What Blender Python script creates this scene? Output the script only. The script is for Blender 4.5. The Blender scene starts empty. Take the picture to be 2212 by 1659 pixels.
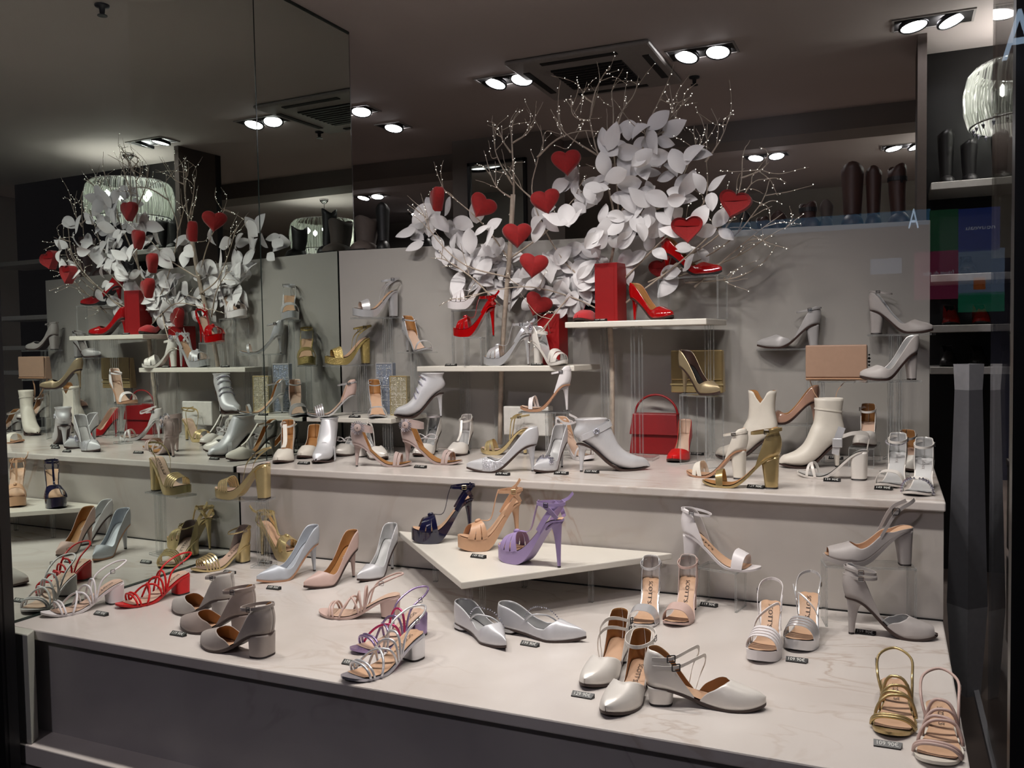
import bpy, bmesh, math, random
import numpy as np
from mathutils import Vector, Matrix, Euler

# ------------------------------------------------------------------ camera, world, exposure
scene = bpy.context.scene
C = scene.collection
PI = math.pi
scene.view_settings.view_transform = 'Standard'
scene.view_settings.look = 'None'
scene.view_settings.gamma = 1.0
scene.view_settings.exposure = 0.0
scene.view_settings.use_curve_mapping = False
scene.cycles.use_denoising = True
scene.cycles.max_bounces = 6
scene.cycles.diffuse_bounces = 2
scene.cycles.glossy_bounces = 4
scene.cycles.use_adaptive_sampling = True
scene.cycles.adaptive_threshold = 0.09
scene.cycles.adaptive_min_samples = 16
scene.cycles.transparent_max_bounces = 24
scene.cycles.sample_clamp_indirect = 4.0
scene.cycles.caustics_refractive = False
scene.cycles.caustics_reflective = False

def make_camera():
    yaw, pitch, roll = 0.411604, -0.0450266, -0.0169175
    f = Vector((-math.sin(yaw)*math.cos(pitch), math.cos(yaw)*math.cos(pitch), math.sin(pitch)))
    r = Vector((math.cos(yaw), math.sin(yaw), 0)); u = r.cross(f)
    r2 = r*math.cos(roll)+u*math.sin(roll); u2 = -r*math.sin(roll)+u*math.cos(roll)
    cam = bpy.data.cameras.new('camera'); ob = bpy.data.objects.new('camera', cam); C.objects.link(ob)
    cam.sensor_width = 36.0; cam.lens = 36.0*1875.05/2212.0; cam.clip_start = 0.02; cam.clip_end = 100
    m = Matrix((( r2.x, u2.x, -f.x, 2.28546), (r2.y, u2.y, -f.y, -2.60836), (r2.z, u2.z, -f.z, 0.773158), (0,0,0,1)))
    ob.matrix_world = m
    scene.camera = ob
make_camera()
world = bpy.data.worlds.new('night'); scene.world = world; world.use_nodes = True
world.node_tree.nodes['Background'].inputs[0].default_value = (0.80, 0.74, 0.84, 1)
world.node_tree.nodes['Background'].inputs[1].default_value = 0.07

SPOT_POWER = 29.0
LAMP_EMIT = 30.0

# ------------------------------------------------------------------ materials
MATS = {}
def nodes_of(name):
    m = bpy.data.materials.new(name); m.use_nodes = True
    nt = m.node_tree
    return m, nt, nt.nodes['Principled BSDF']
def lin(c):
    return tuple((v/12.92 if v <= .04045 else ((v+.055)/1.055)**2.4) for v in c)
def mat(name, col, rough=.5, metal=0., coat=0., sheen=0., var=.06, scale=60., bump=0., bscale=400., spec=.5, srgb=True):
    m, nt, b = nodes_of(name)
    c = lin(col) if srgb else col
    tc = nt.nodes.new('ShaderNodeTexCoord'); nz = nt.nodes.new('ShaderNodeTexNoise')
    nz.inputs['Scale'].default_value = scale; nz.inputs['Detail'].default_value = 4
    nt.links.new(tc.outputs['Object'], nz.inputs['Vector'])
    rp = nt.nodes.new('ShaderNodeValToRGB')
    rp.color_ramp.elements[0].position = .3; rp.color_ramp.elements[1].position = .7
    rp.color_ramp.elements[0].color = tuple(max(0, v*(1-var)) for v in c)+(1,)
    rp.color_ramp.elements[1].color = tuple(min(1, v*(1+var)) for v in c)+(1,)
    nt.links.new(nz.outputs['Fac'], rp.inputs['Fac']); nt.links.new(rp.outputs['Color'], b.inputs['Base Color'])
    b.inputs['Roughness'].default_value = rough; b.inputs['Metallic'].default_value = metal
    b.inputs['Coat Weight'].default_value = coat; b.inputs['Coat Roughness'].default_value = .05
    b.inputs['Sheen Weight'].default_value = sheen; b.inputs['Specular IOR Level'].default_value = spec
    if bump:
        n2 = nt.nodes.new('ShaderNodeTexNoise'); n2.inputs['Scale'].default_value = bscale; n2.inputs['Detail'].default_value = 2
        nt.links.new(tc.outputs['Object'], n2.inputs['Vector'])
        bp = nt.nodes.new('ShaderNodeBump'); bp.inputs['Strength'].default_value = bump; bp.inputs['Distance'].default_value = .002
        nt.links.new(n2.outputs['Fac'], bp.inputs['Height']); nt.links.new(bp.outputs['Normal'], b.inputs['Normal'])
    MATS[name] = m
    return m
def glitter(name, col, scale=900.):
    m, nt, b = nodes_of(name)
    tc = nt.nodes.new('ShaderNodeTexCoord'); v = nt.nodes.new('ShaderNodeTexVoronoi'); v.inputs['Scale'].default_value = scale
    nt.links.new(tc.outputs['Object'], v.inputs['Vector'])
    b.inputs['Base Color'].default_value = lin(col)+(1,); b.inputs['Metallic'].default_value = .55; b.inputs['Roughness'].default_value = .25
    sub = nt.nodes.new('ShaderNodeVectorMath'); sub.operation = 'SUBTRACT'; sub.inputs[1].default_value = (.5, .5, .5)
    nt.links.new(v.outputs['Color'], sub.inputs[0])
    sc = nt.nodes.new('ShaderNodeVectorMath'); sc.operation = 'SCALE'; sc.inputs['Scale'].default_value = .8
    nt.links.new(sub.outputs[0], sc.inputs[0])
    g = nt.nodes.new('ShaderNodeNewGeometry'); ad = nt.nodes.new('ShaderNodeVectorMath')
    nt.links.new(g.outputs['Normal'], ad.inputs[0]); nt.links.new(sc.outputs[0], ad.inputs[1])
    nm = nt.nodes.new('ShaderNodeVectorMath'); nm.operation = 'NORMALIZE'; nt.links.new(ad.outputs[0], nm.inputs[0])
    nt.links.new(nm.outputs[0], b.inputs['Normal'])
    MATS[name] = m
def emis(name, col, st):
    m, nt, b = nodes_of(name)
    b.inputs['Base Color'].default_value = (0, 0, 0, 1); b.inputs['Emission Color'].default_value = tuple(col)+(1,)
    b.inputs['Emission Strength'].default_value = st
    if st < 3: m.cycles.emission_sampling = 'NONE'
    MATS[name] = m
def clear(name, tint=(1, 1, 1), ior=1.45, rough=0., haze=0., hazecol=(1, 1, 1)):
    """thin clear sheet: see-through with a Fresnel reflection, so light passes it"""
    m = bpy.data.materials.new(name); m.use_nodes = True; nt = m.node_tree; nt.nodes.clear()
    o = nt.nodes.new('ShaderNodeOutputMaterial'); t = nt.nodes.new('ShaderNodeBsdfTransparent'); g = nt.nodes.new('ShaderNodeBsdfGlossy')
    t.inputs[0].default_value = tuple(tint)+(1,); g.inputs['Roughness'].default_value = rough
    lw = nt.nodes.new('ShaderNodeLayerWeight'); lw.inputs[0].default_value = .5; r0 = ((ior-1)/(ior+1))**2
    pw = nt.nodes.new('ShaderNodeMath'); pw.operation = 'POWER'; pw.inputs[1].default_value = 5; nt.links.new(lw.outputs['Facing'], pw.inputs[0])
    f = nt.nodes.new('ShaderNodeMath'); f.operation = 'MULTIPLY_ADD'; f.inputs[1].default_value = 1-r0; f.inputs[2].default_value = r0; nt.links.new(pw.outputs[0], f.inputs[0])
    mx = nt.nodes.new('ShaderNodeMixShader')
    nt.links.new(f.outputs[0], mx.inputs[0]); nt.links.new(t.outputs[0], mx.inputs[1]); nt.links.new(g.outputs[0], mx.inputs[2])
    out = mx
    if haze:
        d = nt.nodes.new('ShaderNodeBsdfDiffuse'); d.inputs[0].default_value = tuple(hazecol)+(1,)
        m2 = nt.nodes.new('ShaderNodeMixShader'); m2.inputs[0].default_value = haze
        nt.links.new(mx.outputs[0], m2.inputs[1]); nt.links.new(d.outputs[0], m2.inputs[2]); out = m2
    nt.links.new(out.outputs[0], o.inputs[0])
    MATS[name] = m
def marble(name, a, bcol, vein, rough=.2):
    m, nt, b = nodes_of(name)
    tc = nt.nodes.new('ShaderNodeTexCoord'); mp = nt.nodes.new('ShaderNodeMapping'); mp.inputs['Rotation'].default_value = (0.3, .5, .6)
    nt.links.new(tc.outputs['Object'], mp.inputs[0])
    n1 = nt.nodes.new('ShaderNodeTexNoise'); n1.inputs['Scale'].default_value = 2.2; n1.inputs['Detail'].default_value = 8; n1.inputs['Distortion'].default_value = .6
    nt.links.new(mp.outputs[0], n1.inputs['Vector'])
    r1 = nt.nodes.new('ShaderNodeValToRGB'); r1.color_ramp.elements[0].position = .32; r1.color_ramp.elements[1].position = .68
    r1.color_ramp.elements[0].color = lin(a)+(1,); r1.color_ramp.elements[1].color = lin(bcol)+(1,)
    nt.links.new(n1.outputs['Fac'], r1.inputs[0])
    mp2 = nt.nodes.new('ShaderNodeMapping'); mp2.inputs['Scale'].default_value = (1, 2.6, 1.2); mp2.inputs['Rotation'].default_value = (.4, .2, .9)
    nt.links.new(tc.outputs['Object'], mp2.inputs[0])
    n2 = nt.nodes.new('ShaderNodeTexNoise'); n2.inputs['Scale'].default_value = 1.6; n2.inputs['Detail'].default_value = 7; n2.inputs['Distortion'].default_value = 1.8
    nt.links.new(mp2.outputs[0], n2.inputs['Vector'])
    r2 = nt.nodes.new('ShaderNodeValToRGB'); e = r2.color_ramp.elements
    e[0].position = .475; e[0].color = (0, 0, 0, 1); e[1].position = .5; e[1].color = (1, 1, 1, 1)
    e2 = r2.color_ramp.elements.new(.525); e2.color = (0, 0, 0, 1)
    nt.links.new(n2.outputs['Fac'], r2.inputs[0])
    n3 = nt.nodes.new('ShaderNodeTexNoise'); n3.inputs['Scale'].default_value = 1.3
    nt.links.new(tc.outputs['Object'], n3.inputs['Vector'])
    r3 = nt.nodes.new('ShaderNodeValToRGB'); r3.color_ramp.elements[0].position = .5; r3.color_ramp.elements[1].position = .75
    r3.color_ramp.elements[1].color = (.6, .6, .6, 1)
    nt.links.new(n3.outputs['Fac'], r3.inputs[0])
    mu = nt.nodes.new('ShaderNodeMath'); mu.operation = 'MULTIPLY'
    nt.links.new(r2.outputs[0], mu.inputs[0]); nt.links.new(r3.outputs[0], mu.inputs[1])
    mx = nt.nodes.new('ShaderNodeMix'); mx.data_type = 'RGBA'
    nt.links.new(mu.outputs[0], mx.inputs['Factor']); nt.links.new(r1.outputs[0], mx.inputs[6]); mx.inputs[7].default_value = lin(vein)+(1,)
    nt.links.new(mx.outputs[2], b.inputs['Base Color'])
    b.inputs['Roughness'].default_value = rough
    MATS[name] = m

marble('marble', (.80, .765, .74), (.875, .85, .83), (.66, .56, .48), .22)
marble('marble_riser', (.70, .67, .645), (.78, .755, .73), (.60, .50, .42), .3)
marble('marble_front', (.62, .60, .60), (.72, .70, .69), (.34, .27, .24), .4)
mat('shelf_stone', (.88, .86, .82), .3, var=.03, scale=12)
mat('panel_white', (.655, .64, .62), .55, var=.02, scale=3)
mat('ceiling_paint', (.78, .74, .73), .8, var=.02, scale=2)
mat('wall_dark', (.52, .49, .47), .7, var=.05, scale=3)
mat('wall_light', (.66, .64, .61), .7, var=.03, scale=3)
mat('floor_dark', (.34, .30, .28), .3, var=.2, scale=6)
mat('street', (.10, .10, .11), .8, var=.2, scale=8)
mat('black_frame', (.05, .05, .055), .35, var=.1)
mat('black_gloss', (.04, .04, .045), .15, var=.1)
mat('dark_gap', (.05, .045, .04), .8)
mat('pillar_white', (.72, .72, .68), .4, var=.03, scale=8)
mat('mirror', (.86, .90, .87), .0, 1., var=0)
mat('mirror_edge', (.12, .16, .15), .2, var=0)
clear('glass', (.99, .99, .99), 1.45)
clear('acrylic', (.985, .99, .99), 1.30)
clear('acrylic_edge', (.90, .91, .91), 1.40, .1, .10)
clear('crystal_drape', (.84, .86, .84), 1.4, .2, .16, (.85, .87, .82))
clear('strand', (.80, .82, .79), 1.45, .15, .42, (.85, .87, .82))
mat('chrome', (.75, .75, .76), .12, 1., var=0)
mat('dark_metal', (.22, .22, .23), .3, .8)
mat('crystal', (.86, .86, .92), .05, .85, var=.1)
mat('silver', (.88, .88, .89), .26, .55, var=.03)
mat('silver_dark', (.72, .72, .76), .3, .7, var=.05)
mat('satin_silver', (.84, .84, .855), .40, .30, var=.03, bump=.04, bscale=900)
mat('satin_blue', (.75, .77, .80), .45, .2, var=.03)
mat('pearl', (.91, .89, .865), .36, .18, var=.02)
mat('white_leather', (.90, .88, .885), .4, var=.02)
mat('cream_leather', (.87, .845, .80), .5, var=.03)
mat('nude_leather', (.80, .69, .655), .45, var=.03)
mat('nude_suede', (.70, .62, .60), .8, sheen=.3, var=.06, bump=.1)
mat('nude_patent', (.74, .58, .50), .12, coat=.8, var=.02)
mat('tan_leather', (.80, .63, .50), .42, var=.03)
mat('beige_bag', (.67, .55, .47), .25, coat=.3, var=.03)
mat('lilac', (.64, .56, .74), .45, var=.03)
mat('navy_patent', (.08, .08, .20), .12, coat=1., var=.25, scale=300)
mat('red_patent', (.64, .04, .05), .08, coat=1., var=.04)
mat('red_leather', (.78, .08, .09), .35, var=.04)
mat('red_bag', (.50, .04, .06), .4, var=.04)
mat('red_suede', (.74, .14, .17), .8, sheen=.4, var=.06)
mat('red_velvet', (.56, .02, .03), .8, sheen=.15, var=.1, scale=120)
mat('red_box', (.56, .035, .05), .45, var=.04)
mat('gold', (.86, .78, .58), .24, .62, var=.04)
mat('gold_dark', (.74, .65, .46), .26, .65, var=.05)
mat('bronze', (.68, .61, .49), .32, .6, var=.05)
mat('grey_suede', (.64, .60, .575), .85, sheen=.3, var=.05, bump=.08)
mat('taupe_suede', (.60, .54, .51), .85, sheen=.3, var=.05, bump=.08)
mat('pale_suede', (.69, .665, .64), .85, sheen=.3, var=.05, bump=.08)
mat('grey_leather', (.69, .665, .655), .5, var=.03)
mat('grey_satin', (.70, .69, .69), .42, .15, var=.03)
mat('violet_metal', (.64, .56, .72), .26, .7, var=.08)
mat('pink_metal', (.84, .28, .48), .26, .6, var=.08)
mat('tan_lining', (.80, .65, .53), .5, var=.04)
mat('brown_lining', (.66, .47, .28), .5, var=.05)
mat('nude_lining', (.82, .70, .62), .5, var=.03)
mat('silver_lining', (.80, .80, .80), .3, .4, var=.03)
mat('dark_lining', (.05, .045, .05), .6)
mat('sole_dark', (.22, .15, .13), .5)
mat('sole_tan', (.74, .56, .44), .5)
mat('heel_tip', (.12, .09, .085), .5)
mat('ink', (.16, .11, .10), .6)
mat('ink_silver', (.86, .86, .86), .4)
mat('tag_black', (.045, .045, .05), .4)
mat('tag_white', (.88, .88, .86), .5)
mat('leaf_white', (.93, .92, .925), .6, var=.02, scale=30, bump=.1, bscale=150)
mat('twig', (.72, .66, .60), .5, var=.15, scale=50)
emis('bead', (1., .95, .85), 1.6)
mat('boot_brown', (.24, .14, .11), .5, var=.15, scale=20)
mat('boot_black', (.05, .045, .05), .45)
mat('boot_taupe', (.32, .28, .26), .7)
mat('shoe_red_dark', (.55, .06, .04), .3, var=.1)
mat('shelf_white', (.82, .81, .79), .5)
mat('column_grey', (.36, .36, .38), .6)
mat('column_light', (.54, .54, .56), .6)
mat('ac_white', (.62, .60, .59), .5)
mat('vent_black', (.06, .05, .05), .7)
mat('sign_grey', (.42, .44, .48), .6)
mat('sign_navy', (.06, .07, .16), .5)
mat('sign_blue', (.10, .14, .34), .5)
glitter('glitter_gold', (.72, .64, .40))
glitter('glitter_silver', (.80, .80, .82))
glitter('clutch_silver', (.66, .70, .77), 700)
mat('rhinestone', (.96, .95, .92), .15, .2, var=.1)
glitter('clutch_gold', (.80, .77, .66), 700)
emis('lamp', (1., .97, .98), LAMP_EMIT)
emis('bulb', (1., 1., .92), 14.)
emis('street_glow', (.9, .8, 1.), 12.)
emis('street_blue', (.10, .32, .55), 1.1)
emis('street_letter', (.55, .75, 1.), 5.)
emis('poster_green', (.03, .16, .07), 1.2)
emis('poster_blue', (.05, .09, .40), 1.1)
emis('poster_crimson', (.42, .05, .14), 1.1)
emis('poster_sky', (.30, .42, .62), 1.1)
emis('poster_teal', (.02, .30, .16), 1.2)
emis('poster_white', (.8, .85, 1.), 1.4)
emis('poster_orange', (.65, .18, .05), 1.2)
M = MATS

# ------------------------------------------------------------------ mesh helpers
def link(o, parent=None):
    C.objects.link(o)
    if parent is not None: o.parent = parent
    return o
def tag(o, label, cat, group=None, kind=None):
    if label: o['label'] = label
    if cat: o['category'] = cat
    if group: o['group'] = group
    if kind: o['kind'] = kind
    return o
def thing(name, label, cat, loc=(0, 0, 0), rz=0., group=None):
    o = bpy.data.objects.new(name, None); o.empty_display_size = .03; C.objects.link(o)
    o.location = loc; o.rotation_euler = (0, 0, rz)
    return tag(o, label, cat, group)
def mesh(name, V, F, mats, parent=None, smooth=True, midx=None):
    me = bpy.data.meshes.new(name); me.from_pydata([tuple(map(float, v)) for v in V], [], F)
    for m in (mats if isinstance(mats, (list, tuple)) else [mats]): me.materials.append(M[m] if isinstance(m, str) else m)
    if smooth: me.polygons.foreach_set('use_smooth', [True]*len(F))
    if smooth == 'auto': me.set_sharp_from_angle(angle=math.radians(48))
    if midx is not None: me.polygons.foreach_set('material_index', midx)
    me.update()
    return link(bpy.data.objects.new(name, me), parent)
class MB:
    def __init__(s): s.V = []; s.F = []; s.I = []
    def add(s, V, F, mi=0):
        k = len(s.V); s.V += [tuple(v) for v in V]; s.F += [tuple(i+k for i in f) for f in F]; s.I += [mi]*len(F); return s
    def box(s, a, b, mi=0, rz=0., piv=(0, 0)):
        x0, y0, z0 = a; x1, y1, z1 = b
        V = [(x0, y0, z0), (x1, y0, z0), (x1, y1, z0), (x0, y1, z0), (x0, y0, z1), (x1, y0, z1), (x1, y1, z1), (x0, y1, z1)]
        if rz:
            c, d = math.cos(rz), math.sin(rz); V = [(piv[0]+(x-piv[0])*c-(y-piv[1])*d, piv[1]+(x-piv[0])*d+(y-piv[1])*c, z) for x, y, z in V]
        return s.add(V, [(0, 3, 2, 1), (4, 5, 6, 7), (0, 1, 5, 4), (1, 2, 6, 5), (2, 3, 7, 6), (3, 0, 4, 7)], mi)
    def prism(s, poly, z0, z1, mi=0):
        n = len(poly); V = [(x, y, z0) for x, y in poly]+[(x, y, z1) for x, y in poly]
        F = [tuple(range(n-1, -1, -1)), tuple(range(n, 2*n))]+[(i, (i+1) % n, n+(i+1) % n, n+i) for i in range(n)]
        return s.add(V, F, mi)
    def lathe(s, prof, n=20, c=(0, 0, 0), mi=0, cap=True):
        V = []; F = []
        for r, z in prof:
            for k in range(n): V.append((c[0]+r*math.cos(2*PI*k/n), c[1]+r*math.sin(2*PI*k/n), c[2]+z))
        for i in range(len(prof)-1):
            for k in range(n): F.append((i*n+k, i*n+(k+1) % n, (i+1)*n+(k+1) % n, (i+1)*n+k))
        if cap: F.append(tuple(range(n-1, -1, -1))); F.append(tuple((len(prof)-1)*n+k for k in range(n)))
        return s.add(V, F, mi)
    def tube(s, P, r, n=6, mi=0, closed=False):
        V, F = tube_vf(P, r, n, closed); return s.add(V, F, mi)
    def obj(s, name, mats, parent=None, smooth=False):
        return mesh(name, s.V, s.F, mats, parent, smooth, s.I)
def bevel(o, w=.003, seg=2):
    m = o.modifiers.new('bevel', 'BEVEL'); m.width = w; m.segments = seg; m.limit_method = 'ANGLE'; return o
def smooth_path(P, n):
    P = np.asarray(P, float); m = len(P)
    if m == 2: return P[0]+(P[1]-P[0])*np.linspace(0, 1, n)[:, None]
    Q = np.vstack([2*P[0]-P[1], P, 2*P[-1]-P[-2]]); u = np.linspace(0, m-1, n); i = np.minimum(u.astype(int), m-2); f = (u-i)[:, None]
    a, b, c, d = Q[i], Q[i+1], Q[i+2], Q[i+3]
    return .5*((2*b)+(c-a)*f+(2*a-5*b+4*c-d)*f**2+(3*b-a-3*c+d)*f**3)
def interp(x, xs, ys):
    """smooth monotone-ish interpolation"""
    xs = np.asarray(xs, float); ys = np.asarray(ys, float); x = np.clip(np.asarray(x, float), xs[0], xs[-1])
    d = np.diff(ys)/np.diff(xs); m = np.zeros(len(xs)); m[1:-1] = np.where(d[:-1]*d[1:] > 0, 2*d[:-1]*d[1:]/(d[:-1]+d[1:]+1e-12*np.sign(d[:-1]+1e-30)), 0); m[0] = d[0]; m[-1] = d[-1]
    i = np.clip(np.searchsorted(xs, x, side='right')-1, 0, len(xs)-2); h = xs[i+1]-xs[i]; t = (x-xs[i])/h
    return (2*t**3-3*t**2+1)*ys[i]+(t**3-2*t**2+t)*h*m[i]+(-2*t**3+3*t**2)*ys[i+1]+(t**3-t**2)*h*m[i+1]
def frames(P):
    T = np.gradient(P, axis=0); T /= np.linalg.norm(T, axis=1)[:, None]+1e-12
    N = np.zeros_like(P); ref = np.array([0, 0, 1.]) if abs(T[0][2]) < .9 else np.array([1., 0, 0])
    v = np.cross(T[0], ref); v /= np.linalg.norm(v); N[0] = v
    for i in range(1, len(P)):
        v = N[i-1]-T[i]*np.dot(N[i-1], T[i]); N[i] = v/(np.linalg.norm(v)+1e-12)
    return T, N, np.cross(T, N)
def tube_vf(P, r, n=6, closed=False):
    P = np.asarray(P, float); T, N, B = frames(P); m = len(P); r = np.broadcast_to(np.asarray(r, float), (m,))
    a = np.linspace(0, 2*PI, n, endpoint=False)
    V = P[:, None, :]+r[:, None, None]*(np.cos(a)[None, :, None]*N[:, None, :]+np.sin(a)[None, :, None]*B[:, None, :])
    F = [(i*n+k, i*n+(k+1) % n, (i+1)*n+(k+1) % n, (i+1)*n+k) for i in range(m-1) for k in range(n)]
    if closed: F += [((m-1)*n+k, (m-1)*n+(k+1) % n, (k+1) % n, k) for k in range(n)]
    else: F += [tuple(range(n-1, -1, -1)), tuple((m-1)*n+k for k in range(n))]
    return V.reshape(-1, 3), F
def ribbon_vf(P, Wd, th, closed=False):
    """flat band: P centre line, Wd half-width vectors, th thickness"""
    P = np.asarray(P, float); Wd = np.broadcast_to(np.asarray(Wd, float), P.shape); T = np.gradient(P, axis=0)
    N = np.cross(T, Wd); N /= np.linalg.norm(N, axis=1)[:, None]+1e-12; h = th/2
    V = np.stack([P-Wd-N*h, P+Wd-N*h, P+Wd+N*h, P-Wd+N*h], 1); m = len(P)
    F = [(i*4+k, i*4+(k+1) % 4, (i+1)*4+(k+1) % 4, (i+1)*4+k) for i in range(m-1) for k in range(4)]
    if closed: F += [((m-1)*4+k, (m-1)*4+(k+1) % 4, (k+1) % 4, k) for k in range(4)]
    else: F += [(3, 2, 1, 0), tuple((m-1)*4+k for k in range(4))]
    return V.reshape(-1, 3), F
_TXT = {}
def text_vf(s):
    """flat letters, unit height, starting at x=0"""
    if s in _TXT: return _TXT[s]
    cu = bpy.data.curves.new('t', 'FONT'); cu.body = s; cu.size = 1.0; cu.resolution_u = 2
    o = bpy.data.objects.new('t', cu); C.objects.link(o)
    dg = bpy.context.evaluated_depsgraph_get(); me = o.evaluated_get(dg).to_mesh()
    V = np.array([v.co[:] for v in me.vertices]); F = [tuple(p.vertices) for p in me.polygons]
    o.evaluated_get(dg).to_mesh_clear(); bpy.data.objects.remove(o); bpy.data.curves.remove(cu)
    _TXT[s] = (V, F); return _TXT[s]

# ------------------------------------------------------------------ the shoe maker
class Last:
    """local frame: x from heel back (0) to toe tip (L), y sideways, z up from the support"""
    def __init__(s, L, h, p=.006, toe='almond', side=1, wide=1.):
        s.L, s.h, s.p, s.toe, s.side, s.k = L, h, p, toe, side, L/.225; s.wide = wide
    def drop(s, t, a=.05, b=.65):
        return .5*(1+np.cos(PI*np.clip((t-a)/(b-a), 0, 1)))
    def zf(s, t):
        t = np.asarray(t, float); return s.p+(s.h-s.p)*s.drop(t)+.010*np.clip((t-.72)/.28, 0, 1)**2
    def zb(s, t):
        t = np.asarray(t, float); th = .0045
        z = (s.h-th)*s.drop(t, .04, .62)+.010*np.clip((t-.74)/.26, 0, 1)**2
        return np.minimum(z, s.zf(t)-.003)
    def w(s, t):
        t = np.asarray(t, float); k = s.wide*(.85+.15*s.k)
        b = interp(t, [0, .12, .36, .52, .70, .80, 1], [.027, .0275, .0235, .030, .0385, .0375, .034])
        b = b*np.sqrt(np.clip(1-np.clip(1-t/.11, 0, 1)**2, 0, 1))
        a, e, q = {'point': (.62, 1.25, 1.), 'almond': (.69, 2.0, .56), 'round': (.76, 2.2, .5)}[s.toe]
        u = np.clip((t-a)/(1-a), 0, 1)
        return k*b*np.clip(1-u**e, 0, 1)**q
    def yc(s, t):
        t = np.asarray(t, float); return s.side*(.007*np.sin(PI*np.clip(t, 0, 1))-.006*np.clip(t-.6, 0, 1)/.4)
    def H(s, t):
        b = interp(t, [0, .15, .3, .42, .55, .7, .83, .93, 1], [.105, .105, .10, .084, .064, .047, .035, .024, .011])
        return b*(.8+.2*s.k)
    def S(s, t, a, off=0., hs=1.):
        t, a = np.broadcast_arrays(np.asarray(t, float), np.asarray(a, float)); f = a*PI/2
        sn, cs = np.sin(f), np.cos(f); w = s.w(t)+off
        y = s.yc(t)+w*np.sign(sn)*np.abs(sn)**.72
        z = s.zf(t)+(s.H(t)*hs+off)*np.clip(cs, 0, 1)**.95
        zr = z-s.zf(t); x = t*s.L-.007*np.sin(PI*np.clip(zr/.075, 0, 1))*np.clip(1-t/.16, 0, 1)+.006*np.clip(zr/.075-.6, 0, 1)*np.clip(1-t/.16, 0, 1)
        return np.stack([x, y, z], -1)

def st(n, a=0., b=1.): return a+(b-a)*(1-np.cos(PI*np.linspace(0, 1, n)))/2
def grid_faces(n, m, flip=False):
    F = [(i*m+j, (i+1)*m+j, (i+1)*m+j+1, i*m+j+1) for i in range(n-1) for j in range(m-1)]
    return [f[::-1] for f in F] if flip else F

def sole_part(la, par, m, name='sole'):
    t = st(34); w = la.w(t)+.0012; y = la.yc(t); zt = la.zf(t); zb = la.zb(t); x = t*la.L
    x[0] -= .001; x[-1] += .0006
    A = np.stack([np.stack([x, y-w, zt], 1), np.stack([x, y+w, zt], 1), np.stack([x, y+w*.97, zb], 1), np.stack([x, y-w*.97, zb], 1)], 1).reshape(-1, 3)
    F = [(i*4+k, i*4+(k+1) % 4, (i+1)*4+(k+1) % 4, (i+1)*4+k) for i in range(33) for k in range(4)]+[(3, 2, 1, 0), (132, 133, 134, 135)]
    return mesh(name, A, F, m, par, 'auto')
def insole_part(la, par, m, t0=.01, t1=.975, inset=.90):
    t = st(30, t0, t1); a = np.array([-1, -.5, 0, .5, 1.]); w = la.w(t)*inset
    P = np.stack([np.repeat((t*la.L)[:, None], 5, 1), la.yc(t)[:, None]+w[:, None]*a, np.repeat(la.zf(t)[:, None], 5, 1)+.0012+.0018*a**2], -1)
    return mesh('insole', P.reshape(-1, 3), grid_faces(30, 5), m, par)
def insole_text(la, par, s, m='ink', t0=.13, size=.0155):
    V, F = text_vf(s); x = t0*la.L+V[:, 0]*size*1.0; y = (V[:, 1]-.34)*size; t = x/la.L
    P = np.stack([x, la.yc(t)+y, la.zf(t)+.0034], 1)
    return mesh('insole_lettering', P, F, m, par, False)
def heel_part(la, par, m, kind='stiletto', ring=22, ns=12, tipm='heel_tip'):
    k = la.k
    T, B, pw = {'stiletto': ((.027, .024, .0275), (.0045, .0048, .014), .24),
                'slim': ((.027, .024, .0275), (.0075, .0080, .016), .34),
                'block': ((.026, .0255, .027), (.020, .0235, .024), 1.),
                'wide': ((.027, .0262, .028), (.024, .0262, .028), 1.),
                'flare': ((.025, .024, .026), (.016, .021, .021), .8)}[kind]
    th = np.linspace(0, 2*PI, ring, endpoint=False); cx = np.cos(th); sy = np.sin(th)
    e = .75 if kind in ('stiletto', 'slim') else .6
    px = np.sign(cx)*np.abs(cx)**e; py = np.sign(sy)*np.abs(sy)**e
    px = np.where(px > 0, px*.9, px)
    V = []; tip = .005
    ss = np.concatenate([np.linspace(0, 1, ns)])
    for q in ss:
        r = q**pw; a = T[0]+(B[0]-T[0])*r; b = T[1]+(B[1]-T[1])*r; c = T[2]+(B[2]-T[2])*r
        x = (c+a*px)*k; x = np.maximum(x, .0005); y = b*k*py+la.yc(np.clip(x/la.L, 0, 1))
        ztop = la.zb(np.clip(x/la.L, 0, 1))+.0015
        if kind in ('stiletto', 'slim'):
            ztop = ztop-0.012*np.clip(px, 0, 1)*0
        z = ztop*(1-q)+tip*q
        V.append(np.stack([x, y, z], 1))
    V = np.concatenate(V); n = ring
    F = [(i*n+j, (i+1)*n+j, (i+1)*n+(j+1) % n, i*n+(j+1) % n) for i in range(ns-1) for j in range(n)]+[tuple(range(n))]
    o = mesh('heel', V, F, m, par)
    last = V[-n:].copy(); lo = last.copy(); lo[:, 2] = 0
    mesh('heel_tip', np.concatenate([last, lo]), [(j, n+j, n+(j+1) % n, (j+1) % n) for j in range(n)]+[tuple(range(n, 2*n))], tipm, par)
    return o
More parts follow.
